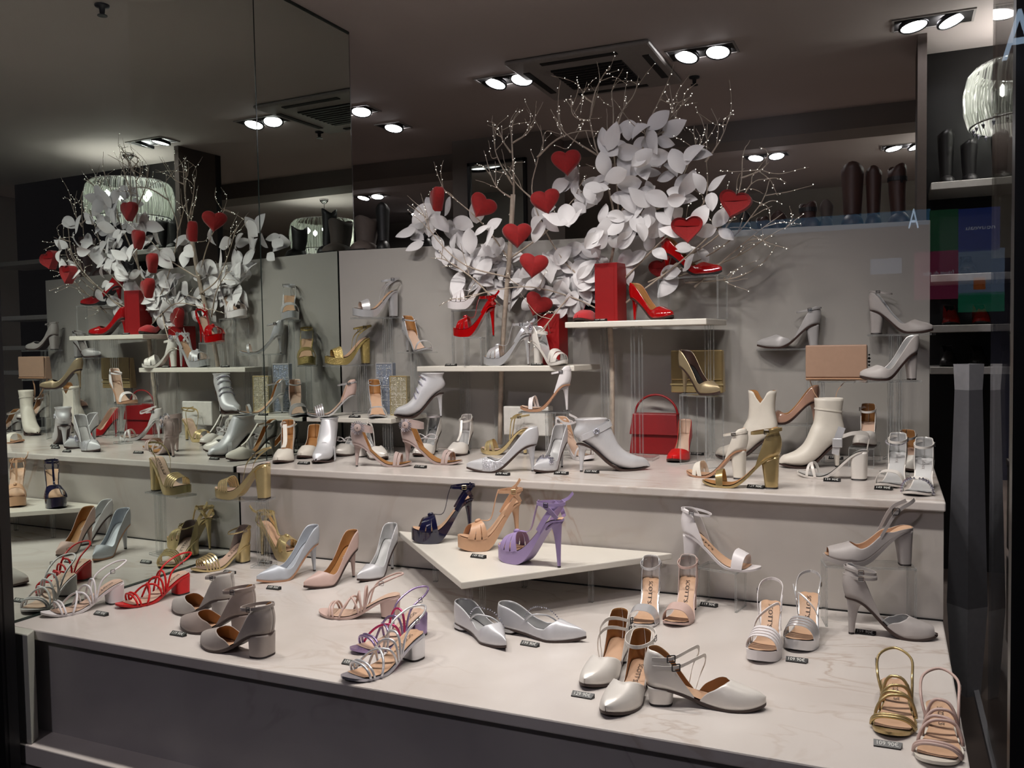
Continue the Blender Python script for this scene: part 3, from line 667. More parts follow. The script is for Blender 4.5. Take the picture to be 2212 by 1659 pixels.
PT = {
    'tags': [((0.159, -0.788, 0.0), '109 90€'), ((0.513, -0.846, 0.0), '119 90€'), ((0.465, -0.388, 0.0), '149 90€'), ((0.217, -0.125, 0.0), '149 90€'), ((0.19, -0.283, 0.0), '109 90€'), ((1.08, -0.859, 0.0), '109 90€'), ((1.436, -0.581, 0.0), '199 90€'), ((1.668, -0.84, 0.0), '129 90€'), ((2.079, -0.457, 0.0), '109 90€'), ((2.281, -0.852, 0.0), '109 90€'), ((2.225, -0.187, 0.0), '159 90€'), ((1.799, -0.088, 0.0), '119 90€'), ((1.14, -0.266, 0.13), '149 90€'), ((0.226, 0.1, 0.33), '159 90€'), ((0.124, 0.522, 0.33), '139 90€'), ((0.712, 0.143, 0.33), '119 90€'), ((0.676, 0.563, 0.33), '149 90€'), ((1.075, 0.068, 0.33), '179 90€'), ((1.258, 0.146, 0.33), '189 90€'), ((1.347, 0.206, 0.33), '169 90€'), ((1.591, 0.779, 0.33), '149 90€'), ((1.913, 0.057, 0.33), '129 90€'), ((2.117, 0.259, 0.33), '139 90€'), ((2.266, 0.144, 0.33), '149 90€'), ((2.099, 1.044, 0.33), '139 90€')],
    'hearts': [(0.603, 0.52, 1.373), (0.788, 0.56, 1.334), (1.08, 0.5, 1.322), (1.159, 0.52, 1.466), (0.969, 0.48, 1.201), (1.028, 0.5, 1.083), (0.989, 0.64, 0.938), (1.782, 0.54, 1.262), (1.615, 0.52, 1.182), (1.46, 0.8, 1.065)],
    'leaves': [(0.419, 0.713, 1.291), (0.517, 0.62, 1.35), (0.521, 0.714, 1.323), (0.616, 0.657, 1.252), (0.693, 0.654, 1.265), (0.827, 0.548, 1.243), (0.439, 0.715, 1.23), (0.558, 0.66, 1.188), (0.66, 0.673, 1.144), (0.742, 0.682, 1.169), (0.821, 0.671, 1.202), (0.638, 0.67, 1.087), (0.719, 0.703, 1.057), (0.823, 0.709, 1.071), (0.8, 0.668, 1.117), (0.904, 0.69, 1.057), (1.017, 0.66, 1.04), (1.08, 0.679, 1.094), (1.143, 0.662, 1.025), (1.166, 0.708, 0.944), (0.946, 0.682, 0.97), (0.874, 0.707, 0.974), (1.05, 0.699, 0.967), (1.121, 0.703, 1.112), (1.014, 0.669, 1.106), (1.17, 0.516, 1.233), (1.205, 0.632, 1.299), (1.291, 0.537, 1.193), (1.175, 0.661, 1.16), (1.348, 0.59, 1.23), (1.413, 0.616, 1.298), (1.24, 0.706, 1.397), (1.315, 0.615, 1.419), (1.396, 0.524, 1.421), (1.23, 0.535, 1.37), (1.154, 0.62, 1.408), (1.223, 0.686, 1.132), (1.322, 0.64, 1.149), (1.312, 0.588, 1.302), (1.164, 0.643, 1.339), (1.459, 0.587, 1.571), (1.481, 0.637, 1.536), (1.338, 0.669, 1.611), (1.312, 0.539, 1.509), (1.335, 0.583, 1.481), (1.434, 0.611, 1.476), (1.503, 0.651, 1.425), (1.602, 0.556, 1.399), (1.536, 0.622, 1.348), (1.444, 0.637, 1.376), (1.357, 0.697, 1.545), (1.596, 0.58, 1.295), (1.46, 0.64, 1.289), (1.679, 0.542, 1.315), (1.699, 0.61, 1.173), (1.604, 0.54, 1.164), (1.611, 0.706, 1.129), (1.418, 0.595, 1.191), (1.503, 0.683, 1.247), (1.037, 0.592, 1.27), (0.956, 0.699, 1.327), (1.43, 0.68, 1.129), (1.339, 0.677, 1.071), (1.124, 0.689, 0.963), (0.837, 0.702, 1.128), (1.55, 0.703, 1.036), (1.134, 0.69, 1.055), (1.22, 0.664, 1.031), (1.045, 0.69, 1.018), (0.982, 0.672, 1.061), (1.229, 0.697, 1.106), (0.782, 0.705, 1.054), (0.695, 0.686, 1.086), (0.563, 0.69, 1.142), (1.056, 0.663, 1.066), (1.164, 0.687, 0.998), (1.102, 0.666, 0.936), (1.004, 0.691, 0.987)],
    'branches': [[(1.258, 0.74, 0.362), (1.268, 0.72, 0.665), (1.266, 0.7, 0.885), (1.264, 0.7, 1.031), (1.298, 0.68, 1.208), (1.284, 0.66, 1.35), (1.243, 0.64, 1.501), (1.222, 0.62, 1.628), (1.241, 0.62, 1.691), (1.263, 0.6, 1.753)], [(1.264, 0.7, 1.031), (1.312, 0.68, 1.261), (1.304, 0.66, 1.507), (1.302, 0.66, 1.649), (1.3, 0.66, 1.746), (1.349, 0.64, 1.813)], [(1.305, 0.66, 1.56), (1.341, 0.66, 1.662), (1.378, 0.68, 1.723), (1.392, 0.68, 1.792)], [(1.298, 0.68, 1.208), (1.403, 0.66, 1.445), (1.48, 0.64, 1.554), (1.551, 0.64, 1.631), (1.616, 0.62, 1.677)], [(1.48, 0.64, 1.554), (1.543, 0.66, 1.586), (1.538, 0.66, 1.663), (1.573, 0.66, 1.668)], [(1.222, 0.62, 1.628), (1.165, 0.6, 1.651), (1.156, 0.6, 1.723)], [(1.243, 0.64, 1.501), (1.135, 0.6, 1.584), (1.081, 0.58, 1.68)], [(1.226, 0.62, 1.649), (1.252, 0.6, 1.728), (1.289, 0.6, 1.792), (1.315, 0.6, 1.823)], [(1.241, 0.62, 1.691), (1.193, 0.62, 1.732), (1.198, 0.6, 1.744)], [(1.259, 0.7, 0.959), (1.087, 0.66, 1.11), (0.97, 0.64, 1.355), (1.001, 0.62, 1.513), (1.025, 0.62, 1.565), (1.013, 0.62, 1.647)], [(1.001, 0.62, 1.513), (1.097, 0.6, 1.571), (1.192, 0.6, 1.587), (1.276, 0.6, 1.569)], [(0.772, 0.72, 0.354), (0.799, 0.7, 0.745), (0.856, 0.66, 1.123), (0.886, 0.64, 1.38), (0.89, 0.62, 1.561), (0.891, 0.62, 1.652), (0.92, 0.62, 1.7)], [(0.889, 0.62, 1.542), (0.861, 0.6, 1.596), (0.858, 0.6, 1.648)], [(0.894, 0.62, 1.579), (0.953, 0.62, 1.609), (0.979, 0.62, 1.646)], [(0.886, 0.64, 1.417), (0.83, 0.62, 1.53), (0.817, 0.62, 1.616)], [(0.885, 0.64, 1.362), (0.827, 0.6, 1.416), (0.778, 0.6, 1.559)], [(0.856, 0.66, 1.123), (0.752, 0.62, 1.276), (0.606, 0.58, 1.413), (0.595, 0.58, 1.433)], [(0.854, 0.66, 1.048), (0.674, 0.6, 1.109), (0.548, 0.56, 1.245), (0.524, 0.56, 1.323)], [(1.259, 0.7, 0.959), (1.485, 0.68, 1.161), (1.648, 0.66, 1.285), (1.663, 0.64, 1.45), (1.665, 0.64, 1.576)], [(1.659, 0.64, 1.433), (1.704, 0.64, 1.496), (1.742, 0.64, 1.583)], [(1.663, 0.64, 1.45), (1.633, 0.64, 1.47), (1.64, 0.64, 1.511)], [(1.266, 0.7, 0.885), (1.608, 0.68, 1.118), (1.766, 0.66, 1.292), (1.791, 0.66, 1.441), (1.816, 0.66, 1.496)], [(1.783, 0.66, 1.366), (1.848, 0.66, 1.385), (1.881, 0.66, 1.415)], [(1.424, 0.7, 1.006), (1.69, 0.7, 1.115), (1.842, 0.7, 1.258), (1.892, 0.7, 1.363)], [(1.51, 0.72, 1.021), (1.738, 0.72, 1.08), (1.903, 0.74, 1.174), (1.966, 0.76, 1.198)], [(1.559, 0.74, 1.002), (1.748, 0.76, 1.013), (1.865, 0.78, 1.078)], [(1.479, 0.7, 1.039), (1.711, 0.68, 1.18), (1.816, 0.66, 1.338), (1.893, 0.66, 1.361)], [(1.599, 0.72, 0.982), (1.775, 0.7, 1.127), (1.924, 0.7, 1.235)], [(1.266, 0.7, 0.885), (1.114, 0.66, 0.962), (0.94, 0.6, 1.003), (0.717, 0.55, 0.972), (0.68, 0.54, 0.955)], [(0.802, 0.68, 0.937), (0.705, 0.62, 1.052), (0.599, 0.58, 1.13), (0.545, 0.56, 1.141)], [(1.114, 0.66, 0.962), (1.049, 0.62, 0.872), (0.976, 0.6, 0.744)], [(0.856, 0.66, 1.123), (1.027, 0.64, 1.222), (1.134, 0.62, 1.32), (1.211, 0.62, 1.385)], [(0.97, 0.64, 1.355), (0.919, 0.62, 1.411), (0.869, 0.6, 1.504)], [(1.403, 0.66, 1.445), (1.44, 0.66, 1.58), (1.512, 0.66, 1.727)], [(1.312, 0.68, 1.261), (1.509, 0.66, 1.296), (1.597, 0.66, 1.443), (1.632, 0.66, 1.525)]],
    'lamps': [(0.389, 1.756, 2.2), (1.425, 1.782, 2.2), (2.457, 1.829, 2.2), (-0.726, 1.907, 2.2), (-0.682, 2.334, 2.2), (-2.243, 4.482, 2.2), (2.381, 4.576, 2.2), (1.397, 4.43, 2.2), (-2.414, 5.658, 2.2)],
    'boots': [((2.148, 1.02, 1.228), 0.214, 0.096), ((2.224, 1.02, 1.226), 0.197, 0.068), ((2.307, 1.02, 1.224), 0.198, 0.075), ((1.985, 1.02, 1.226), 0.083, 0.073), ((2.054, 1.02, 1.224), 0.087, 0.058), ((1.875, 1.02, 1.226), 0.055, 0.074), ((1.814, 1.02, 1.226), 0.04, 0.055), ((1.748, 1.02, 1.227), 0.06, 0.056), ((0.168, 1.02, 1.235), 0.186, 0.073), ((0.026, 1.02, 1.232), 0.132, 0.122), ((0.368, 1.02, 1.234), 0.128, 0.079)],
    'red_bag': (1.429, 0.785, 0.353),
    'gold_clutch': (1.597, 0.785, 0.575),
    'beige_bag': (2.111, 0.66, 0.628),
    'box1': (1.285, 0.66, 0.866),
    'box2': (1.026, 0.7, 0.701),
    'clutch_s': (0.294, 0.6, 0.491),
    'clutch_g': (0.384, 0.565, 0.493),
    'plinth': (0.867, 0.7, 0.395),
    'postA1': (0.488, 0.853, 0.33),
    'postA2': (0.697, 0.91, 0.33),
    'postB': (1.396, 0.709, 0.33),
    'postB2': (1.156, 0.945, 0.33),
    'spr': [(1.305, 2.182, 2.2), (-0.751, 0.045, 2.2), (-1.167, 2.15, 2.2), (2.103, 3.643, 2.2)],
    'posters': {'p_green': [(2.56, 4.9, 1.757), (2.759, 4.9, 1.442)], 'p_blue': [(2.758, 4.9, 1.752), (3.039, 4.9, 1.426)], 'p_crim': [(2.453, 4.9, 1.442), (2.761, 4.9, 1.071)], 'p_sky': [(2.759, 4.9, 1.442), (3.072, 4.9, 1.094)], 'p_teal': [(2.761, 4.9, 1.113), (3.073, 4.9, 0.965)], 'p_orange': [(2.864, 4.9, 1.225), (2.943, 4.9, 1.134)], 'band': [(0.976, 4.9, 1.89), (2.567, 4.9, 1.625)], 'A1': [(2.409, 4.9, 1.779), (2.485, 4.9, 1.63)], 'A2': [(3.041, 4.9, 3.19), (3.185, 4.9, 2.83)], 'card': [(2.136, 4.9, 1.406), (2.365, 4.9, 1.285)], 'p_sky2': [(2.455, 4.9, 1.1), (2.762, 4.9, 1.017)]},
}

# ------------------------------------------------------------------ the room and the display steps
W, MX = 2.419, 0.024            # width of the steps, slant of the mirror wall
Z2, ZT, ZA, ZB, ZC, ZCEIL = .33, .13, .69, .857, .483, 2.21
def mxx(y): return y*math.tan(MX)
def panel_y(x): return .667+.1215*x
def struct(o, label=None):
    o['kind'] = 'structure'
    if label: o['label'] = label
    return o
def slab(name, poly, z0, z1, m, lab, bv=.004):
    o = MB().prism(poly, z0, z1).obj(name, m); struct(o, lab)
    if bv: bevel(o, bv, 2)
    return o
# step tops overhang the risers
slab('floor_lower_step', [(mxx(-.95)+.004, -.945), (.092, -.952), (W, -.98), (W, .02), (.006, .02)], -.03, 0, 'marble', 'lower marble display step in the window')
slab('floor_upper_step', [(.006, -.022), (W+.004, -.022), (W+.004, 1.0), (mxx(1.)+.006, 1.0)], Z2-.026, Z2, 'marble', 'upper marble display step in the window')
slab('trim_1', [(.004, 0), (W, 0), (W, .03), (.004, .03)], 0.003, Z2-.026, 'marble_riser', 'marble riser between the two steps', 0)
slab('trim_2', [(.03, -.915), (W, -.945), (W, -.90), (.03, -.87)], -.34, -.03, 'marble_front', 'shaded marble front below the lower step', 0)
slab('trim_3', [(-.02, -1.0), (W+.1, -1.03), (W+.1, -.92), (-.02, -.89)], -.36, -.305, 'marble', 'pale marble ledge along the window track', .003)
slab('trim_4', [(-.02, -.99), (.120, -.995), (.096, -.955), (-.02, -.952)], -.305, .002, 'pillar_white', 'white end pillar at the mirror', .003)
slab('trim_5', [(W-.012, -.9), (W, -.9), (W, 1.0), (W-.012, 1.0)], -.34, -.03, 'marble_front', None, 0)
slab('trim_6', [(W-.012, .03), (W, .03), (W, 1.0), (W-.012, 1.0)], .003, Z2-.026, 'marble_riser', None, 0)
slab('trim_7', [(.004, .0), (W, -.0), (W, -.004), (.004, -.004)], .0002, .004, 'dark_gap', None, 0)
# back panel: a tall shelf unit seen from behind, its top carries boots
slab('wall_panel', [(mxx(.667)+.004, panel_y(0)), (W, panel_y(W)), (W-.03, panel_y(W)+.26), (mxx(.667)+.004, panel_y(0)+.24)], Z2, 1.206, 'panel_white', 'white back panel of the window display', .002)
# mirrors on the left wall (two panes with a dark joint)
def mirror_pane(name, y0, y1, z0, z1, lab):
    o = MB().prism([(mxx(y0), y0), (mxx(y1), y1), (mxx(y1)-.006, y1), (mxx(y0)-.006, y0)], z0, z1).obj(name, 'mirror'); struct(o, lab); return o
mirror_pane('wall_left', -.97, .157, .002, ZCEIL-.004, 'tall front mirror pane on the left wall')
mirror_pane('wall_left', .161, .790, .002, ZCEIL-.004, 'tall rear mirror pane on the left wall')
struct(MB().prism([(mxx(.157)+.001, .157), (mxx(.161)+.001, .161), (mxx(.161)-.006, .161), (mxx(.157)-.006, .157)], .002, ZCEIL-.004).obj('trim_8', 'mirror_edge'), 'dark joint between the mirror panes')
struct(MB().prism([(mxx(.79)+.0005, .7905), (mxx(.79)+.0005, .796), (mxx(.79)-.012, .796), (mxx(.79)-.012, .7905)], Z2, ZCEIL-.004).obj('trim_9', 'chrome'), 'polished rear edge of the mirror')
struct(MB().prism([(mxx(-1)-.010, -1.0), (mxx(.79)-.010, .79), (mxx(.79)-.12, .79), (-.14, -1.0)], -.36, ZCEIL).obj('wall_left_core', 'wall_dark'))
for i, (a, b) in enumerate((((-.005, -.97, .001), (.0065, -.0, .003)),)):
    struct(MB().prism([(mxx(-.97)-.001, -.97), (mxx(-.97)+.007, -.97), (.007, -.004), (-.001, -.004)], .0003, .0035).obj('trim_10', 'mirror_edge'))
struct(MB().prism([(mxx(-.9)-.001, -.9), (mxx(-.9)+.004, -.9), (mxx(.79)+.004, .79), (mxx(.79)-.001, .79)], ZCEIL-.012, ZCEIL-.001).obj('trim_11', 'mirror_edge'), 'dark top edge of the mirrors')
# shop interior
struct(MB().box((-4.0, -1.1, ZCEIL), (5.4, 7.0, ZCEIL+.1)).obj('ceiling', 'ceiling_paint'), 'painted ceiling with recessed twin spotlights')
struct(MB().box((-4.0, -1.02, -.46), (5.4, 7.0, -.42)).obj('floor', 'floor_dark'), 'dark shop floor')
struct(MB().box((-4.1, 6.2, -.42), (5.4, 6.3, ZCEIL)).obj('wall_back', 'wall_light'), 'rear shop wall')
struct(MB().box((-4.1, .8, -.42), (-4.0, 6.3, ZCEIL)).obj('wall_far_left', 'wall_dark'))
struct(MB().box((5.3, -1.0, -.42), (5.4, 6.3, ZCEIL)).obj('wall_right', 'wall_dark'))
struct(MB().box((-4.0, .82, 1.0), (-.12, .9, ZCEIL)).obj('wall_left_return', 'wall_dark'))
struct(MB().box((-4.0, 3.25, ZCEIL-.13), (5.3, 3.55, ZCEIL)).obj('trim_12', 'wall_dark'), 'dropped ceiling beam across the shop')
struct(MB().box((-.55, 2.9, -.42), (.16, 3.25, ZCEIL)).obj('wall_column', 'wall_dark'), 'dark column in the shop')
o = MB().box((-.40, 2.885, -.1), (-.0, 2.899, 2.02)).obj('wall_mirror', 'mirror'); tag(o, 'framed mirror on the dark column behind the branches', 'mirror')
fr = MB(); fr.box((-.42, 2.87, -.1), (-.40, 2.9, 2.04)); fr.box((0, 2.87, -.1), (.02, 2.9, 2.04)); fr.box((-.42, 2.87, 2.02), (.02, 2.9, 2.04)); fr.obj('frame', 'black_frame', o)
struct(MB().box((-1.6, 5.2, -.42), (-.6, 6.2, 1.75)).obj('wall_recess', 'wall_light'))
struct(MB().box((-3.6, 4.4, -.42), (-1.9, 6.2, 1.52)).obj('wall_shop_cabinet', 'boot_black'), 'dark stock cabinet at the rear of the shop')
struct(MB().box((-.2, 5.6, -.42), (2.6, 6.2, 1.42)).obj('wall_dark_dado', 'sign_navy'), 'dark lower part of the rear wall')
# window frame, glass and street
struct(MB().box((-.02, -1.062, -.42), (.106, -1.02, 2.25)).obj('window_frame_left', 'black_frame'), 'black frame post at the mirrored end')
struct(MB().box((2.462, -1.045, -.42), (2.486, -1.01, 2.25)).obj('window_frame_right', 'black_frame'), 'slim black window post near the door')
struct(MB().box((-.10, -1.08, -.46), (5.3, -1.0, -.36)).obj('window_frame_bottom', 'black_frame'), 'black window track under the glass')
struct(MB().box((-.10, -1.08, 2.13), (5.3, -1.0, 2.3)).obj('window_frame_top', 'black_frame'))
struct(MB().box((.106, -1.055, -.36), (2.80, -1.049, 2.13)).obj('window_1', 'glass'), 'clear shop window pane in front of the display')
struct(MB().box((2.806, -1.055, -.36), (5.3, -1.049, 2.13)).obj('door_1', 'glass'), 'clear glass door beside the window')
struct(MB().box((2.548, -.55, -.40), (2.554, .22, 2.2)).obj('window_2', 'glass'), 'clear glass side screen at the end of the display')
struct(MB().box((2.542, -1.0, -.42), (2.558, 1.0, -.40)).obj('trim_13', 'column_light'), 'pale metal floor track')
struct(MB().box((-6, -9, -.50), (9, -1.08, -.46)).obj('ground', 'street'), 'street pavement outside the window')
struct(MB().box((-6, -7.6, -.46), (9, -7.3, 5)).obj('wall_opposite', 'black_frame'), 'dark shopfront across the street')

t = thing('street_lantern', 'wall lantern over the pavement outside the window', 'street lamp', (1.0, -7.3, 0))
MB().tube([(0, 0, 3.0), (0, 2.5, 3.25)], .02, 8).obj('arm', 'black_frame', t); MB().lathe([(.16, 0), (.15, .06), (.04, .12)], 18, (0, 2.5, 3.08)).obj('hood', 'black_frame', t, True)
MB().lathe([(.001, 0), (.10, .0), (.12, .03)], 18, (0, 2.5, 3.05), cap=False).obj('lamp_glass', 'street_glow', t, True)
li = bpy.data.lights.new('lantern_light', 'POINT'); li.energy = 130.; li.color = (.98, .90, 1.); li.shadow_soft_size = .12
lo = bpy.data.objects.new('lantern_beam', li); C.objects.link(lo); lo.parent = t; lo.location = (0, 2.5, 3.0)

# ------------------------------------------------------------------ ceiling fittings
def twin_spot(x, y, label, group, aim=(0, -.5), power=0., single=False, rz=0., lamp='lamp'):
    t = thing('twin_spotlight', label, 'spotlight', (x, y, ZCEIL), rz, group)
    w = .075 if single else .15
    f = MB(); f.box((-w-.02, -.085, -.006), (w+.02, -.075, 0)); f.box((-w-.02, .075, -.006), (w+.02, .085, 0)); f.box((-w-.02, -.075, -.006), (-w-.01, .075, 0)); f.box((w+.01, -.075, -.006), (w+.02, .075, 0))
    f.obj('trim_frame', 'ac_white', t)
    MB().box((-w-.01, -.075, -.003), (w+.01, .075, 0)).obj('recess', 'vent_black', t)
    for dx in ((0,) if single else (-.078, .078)):
        h = bpy.data.objects.new('lamp_head', None); C.objects.link(h); h.parent = t; h.location = (dx, 0, -.016)
        d = Vector((aim[0]+dx*1.2, aim[1], -1)).normalized(); h.rotation_euler = d.to_track_quat('-Z', 'Y').to_euler()
        MB().lathe([(.063, .016), (.066, .0), (.060, -.006), (.056, -.002)], 22, cap=False).obj('ring', 'dark_metal', h, True)
        MB().lathe([(.0005, -.004), (.03, -.0035), (.055, -.001)], 22, cap=False).obj('lamp_face', lamp, h, True)
        if power:
            li = bpy.data.lights.new('spot', 'SPOT'); li.energy = power; li.spot_size = math.radians(98); li.spot_blend = .7; li.shadow_soft_size = .05; li.color = (1, .94, .875)
            lo = bpy.data.objects.new('spot_beam', li); C.objects.link(lo); lo.parent = h; lo.location = (0, 0, -.03)
    return t
LP = PT['lamps']
vis = [('twin ceiling spotlight above the branches, nearest the air vent', .0), ('bright twin ceiling spotlight above the red shoes', 0), ('twin ceiling spotlight with a white frame by the chandelier', 0), ('twin ceiling spotlight beside the top of the mirror', 0),
       ('small single ceiling spotlight behind the mirror edge', 0), ('far twin ceiling spotlight over the dark cabinet', 0), ('far twin ceiling spotlight above the tall brown boots', 0), ('far twin ceiling spotlight behind the bare right twigs', 0), ('farthest ceiling spotlight low over the boots', 0)]
for i, ((x, y, z), (lb, pw)) in enumerate(zip(LP, vis)):
    twin_spot(x, y, lb, 'ceiling spotlights', aim=((-.12, -.28) if i < 2 else (.25, -.12) if i in (2, 6) else (0, -.25)), power=(4. if i == 2 else 14. if i < 4 else 170. if i in (6, 7) else 90. if i in (5, 8) else 45.), single=(i in (4, 8)))
for i, (x, y, ax, ay) in enumerate(((.30, -.72, .02, .31), (.95, -.72, .0, .31), (1.62, -.72, 0., .30), (2.24, -.72, -.12, .22))):
    twin_spot(x, y, 'twin window spotlight over the lower step, number %s from the mirror' % ('one', 'two', 'three', 'four')[i], 'window spotlights', aim=(ax, ay), power=SPOT_POWER)
# air conditioner cassette
t = thing('air_conditioner', 'square ceiling air conditioner cassette with slotted vents', 'air conditioner', (.86, 1.84, ZCEIL-.001))
bevel(MB().box((-.375, -.36, -.022), (.375, .36, 0)).obj('panel', 'ac_white', t), .012, 2)
MB().box((-.19, -.18, -.028), (.19, .18, -.0205)).obj('grille', 'vent_black', t)
for k in range(9): MB().box((-.19, -.175+k*.04, -.031), (.19, -.165+k*.04, -.0275)).obj('slat', 'dark_metal', t)
for a, b in (((-.2, -.31), (.2, -.275)), ((-.2, .275), (.2, .31)), ((-.335, -.2), (-.30, .2)), ((.30, -.2), (.335, .2))):
    MB().box((a[0], a[1], -.026), (b[0], b[1], -.0215)).obj('air_slot', 'vent_black', t)
for i, (x, y, z) in enumerate(PT['spr']):
    t = thing('sprinkler_head', ['dark sprinkler head under the bright spotlight', 'dark sprinkler head over the lower step', 'dark sprinkler head near the mirror end', 'small sprinkler head far back near the beam'][i], 'sprinkler', ((x, y, ZCEIL) if i != 1 else (.72, .05, ZCEIL)), 0, 'sprinklers')
    MB().lathe([(.03, 0), (.028, -.008), (.012, -.012), (.010, -.035)], 14).obj('body', 'dark_metal', t, True); MB().lathe([(.020, -.042), (.020, -.045)], 14).obj('deflector', 'dark_metal', t)
# chandeliers with a draped crystal shade
def chandelier(x, y, label, s=1.):
    t = thing('chandelier', label, 'chandelier', (x, y, ZCEIL), 0, 'drum chandeliers'); R, H, z0 = .30*s, .26*s, -.21
    MB().lathe([(.045, 0), (.04, -.02), (.02, -.04), (.006, -.05)], 18).obj('canopy', 'chrome', t, True)
    MB().tube([(0, 0, -.05), (0, 0, z0-.05)], .004).obj('rod', 'chrome', t)
    n = 72; mb = MB()
    prof = [(.86, 0), (.95, -.12), (1., -.4), (.99, -.75), (.93, -1.)]
    V = []; F = []
    for r, z in prof:
        for k in range(n): rr = R*r*(1+.03*(1 if k % 2 else -1)); V.append((rr*math.cos(2*PI*k/n), rr*math.sin(2*PI*k/n), z0+z*H))
    F = [(i*n+k, i*n+(k+1) % n, (i+1)*n+(k+1) % n, (i+1)*n+k) for i in range(4) for k in range(n)]
    mesh('drape_shade', V, F, 'crystal_drape', t, False)
    sd = MB(); rs = random.Random(2)
    for k in range(84):
        a = 2*PI*(k+rs.uniform(-.4, .4))/84; q = rs.uniform(.96, 1.0); sd.tube([(R*r*q*math.cos(a), R*r*q*math.sin(a), z0+z*H) for r, z in prof], rs.uniform(.002, .0055), 5)
    sd.obj('drape_strands', 'strand', t)['kind'] = 'stuff'
    for r, z in ((.86, 0), (.93, -1.)):
        P = [(R*r*math.cos(a), R*r*math.sin(a), z0+z*H) for a in np.linspace(0, 2*PI, 40)]; MB().tube(P, .004, 6).obj('rim', 'chrome', t)
    for k in range(5):
        a = 2*PI*k/5+.3; c = (R*.5*math.cos(a), R*.5*math.sin(a), z0-H*.45)
        b = MB().lathe([(.002, 0), (.012, .010), (.012, .045), (.002, .06)], 10, c).obj('bulb', 'bulb', t, True)
        li = bpy.data.lights.new('bulb_glow', 'POINT'); li.energy = 4.; li.color = (1, .97, .9); li.shadow_soft_size = .02
        lo = bpy.data.objects.new('bulb_light', li); C.objects.link(lo); lo.parent = t; lo.location = (c[0], c[1], c[2]+.03)
    mb = MB()
    for k in range(26):
        a = 2*PI*k/26; r = R*.88; mb.lathe([(.001, 0), (.008, -.012), (.001, -.03)], 6, (r*math.cos(a), r*math.sin(a), z0-H))
    mb.obj('crystal_fringe', 'crystal', t)['kind'] = 'stuff'
chandelier(2.90, 2.00, 'draped crystal drum chandelier hanging past the right end of the display', 1.)
chandelier(2.95, 4.30, 'farther draped crystal drum chandelier at the back of the shop', 1.1)

# ------------------------------------------------------------------ stone shelves and acrylic stands
def stone(name, poly, z, th, label, parent=None):
    t = thing(name, label, 'shelf', (poly[0][0], poly[0][1], z-th))
    o = MB().prism([(x-poly[0][0], y-poly[0][1]) for x, y in poly], 0, th).obj('stone_top', 'shelf_stone', t); bevel(o, .003, 2)
    return t
def acr(mb, a, b): return mb.box(a, b)
def sheet_edges(mb, a, b, e=.0012):
    """bright edge lines of a clear sheet"""
    x0, y0, z0 = a; x1, y1, z1 = b
    for x in (x0, x1):
        for y in (y0, y1): mb.box((x-e, y-e, z0), (x+e, y+e, z1))
    for z in (z0, z1):
        for y in (y0, y1): mb.box((x0, y-e, z-e), (x1, y+e, z+e))
        for x in (x0, x1): mb.box((x-e, y0, z-e), (x+e, y1, z+e))
def post_legs(t, pts, h, base=None):
    """pairs of clear posts under a shelf (local coordinates, going down from z=0)"""
    for x, y in pts:
        p = MB().box((x-.006, y-.006, -h), (x+.006, y+.006, 0)).obj('leg', 'acrylic', t)
        e = MB(); sheet_edges(e, (x-.006, y-.006, -h+.001), (x+.006, y+.006, -.001), .0008); e.obj('leg_edge', 'acrylic_edge', p)
    if base:
        x0, y0, x1, y1 = base; b = MB().box((x0, y0, -h), (x1, y1, -h+.012)).obj('base_plate', 'acrylic', t); e = MB(); sheet_edges(e, (x0, y0, -h+.001), (x1, y1, -h+.012), .0009); e.obj('plate_edge', 'acrylic_edge', b)
tA = stone('stone_shelf', [(.474, .55), (1.169, .55), (1.20, .78), (.474, .715)], ZA, .022, 'white stone shelf on clear legs under the white and red platform sandals')
post_legs(tA, [(.125, .165), (.155, .165), (.28, .18), (.31, .18), (.60, .16)], ZA-.022-Z2)
tB = stone('stone_shelf', [(1.133, .55), (1.676, .55), (1.70, .83), (1.14, .78)], ZB, .022, 'white stone shelf on clear legs under the red pumps')
post_legs(tB, [(.10, .16), (.125, .16), (.255, .05), (.285, .05), (.515, .15), (.535, .15)], ZB-.022-Z2, (.17, .0, .34, .10))
tC = stone('stone_shelf', [(.020, .40), (.435, .40), (.435, .70), (.024, .655)], ZC, .020, 'low white stone shelf in the corner by the mirror')
post_legs(tC, [(.05, .02), (.375, .02), (.40, .02), (.05, .21), (.40, .21)], ZC-.020-Z2)
tT = stone('stone_shelf', [(1.216, -.526), (1.676, -.012), (.709, -.012)], ZT, .020, 'triangular marble shelf carrying three platform sandals')
post_legs(tT, [(-.02, .09), (.02, .09), (.25, .36), (-.30, .40), (.0, .44)], ZT-.020)
def stand(key, label, kind='post', z0=0., w=0., off=-.02):
    """clear acrylic stand under a shoe: centre of the shoe, standing on z0"""
    x, y, z, yaw, L, h = PL[key]; cx, cy = x+math.cos(yaw)*L*.5, y+math.sin(yaw)*L*.5; z0 += .001; H = z-z0-.0012
    t = thing('acrylic_stand', label, 'display stand', (cx, cy, z0), yaw, 'clear acrylic stands'); wt = L*.5; w = w or wt
    def plate(nm, a, b, e=.0009):
        o = MB().box(a, b).obj(nm, 'acrylic', t); m = MB(); sheet_edges(m, a, b, e); m.obj('edge', 'acrylic_edge', o)
    plate('top_plate', (-(w if kind == 'box' else wt), -.04, H-.004), (w if kind == 'box' else wt, .04, H))
    if kind == 'post':
        for s in (-.014, .014): plate('post', (off+s-.004, -.012, .008), (off+s+.004, .012, H-.004))
        plate('base_plate', (off-.035, -.03, 0), (off+.035, .03, .008))
    else:
        plate('side_sheet', (-w, -.04, 0), (-w+.004, .04, H-.004)); plate('side_sheet', (w-.004, -.04, 0), (w, .04, H-.004))
    return t

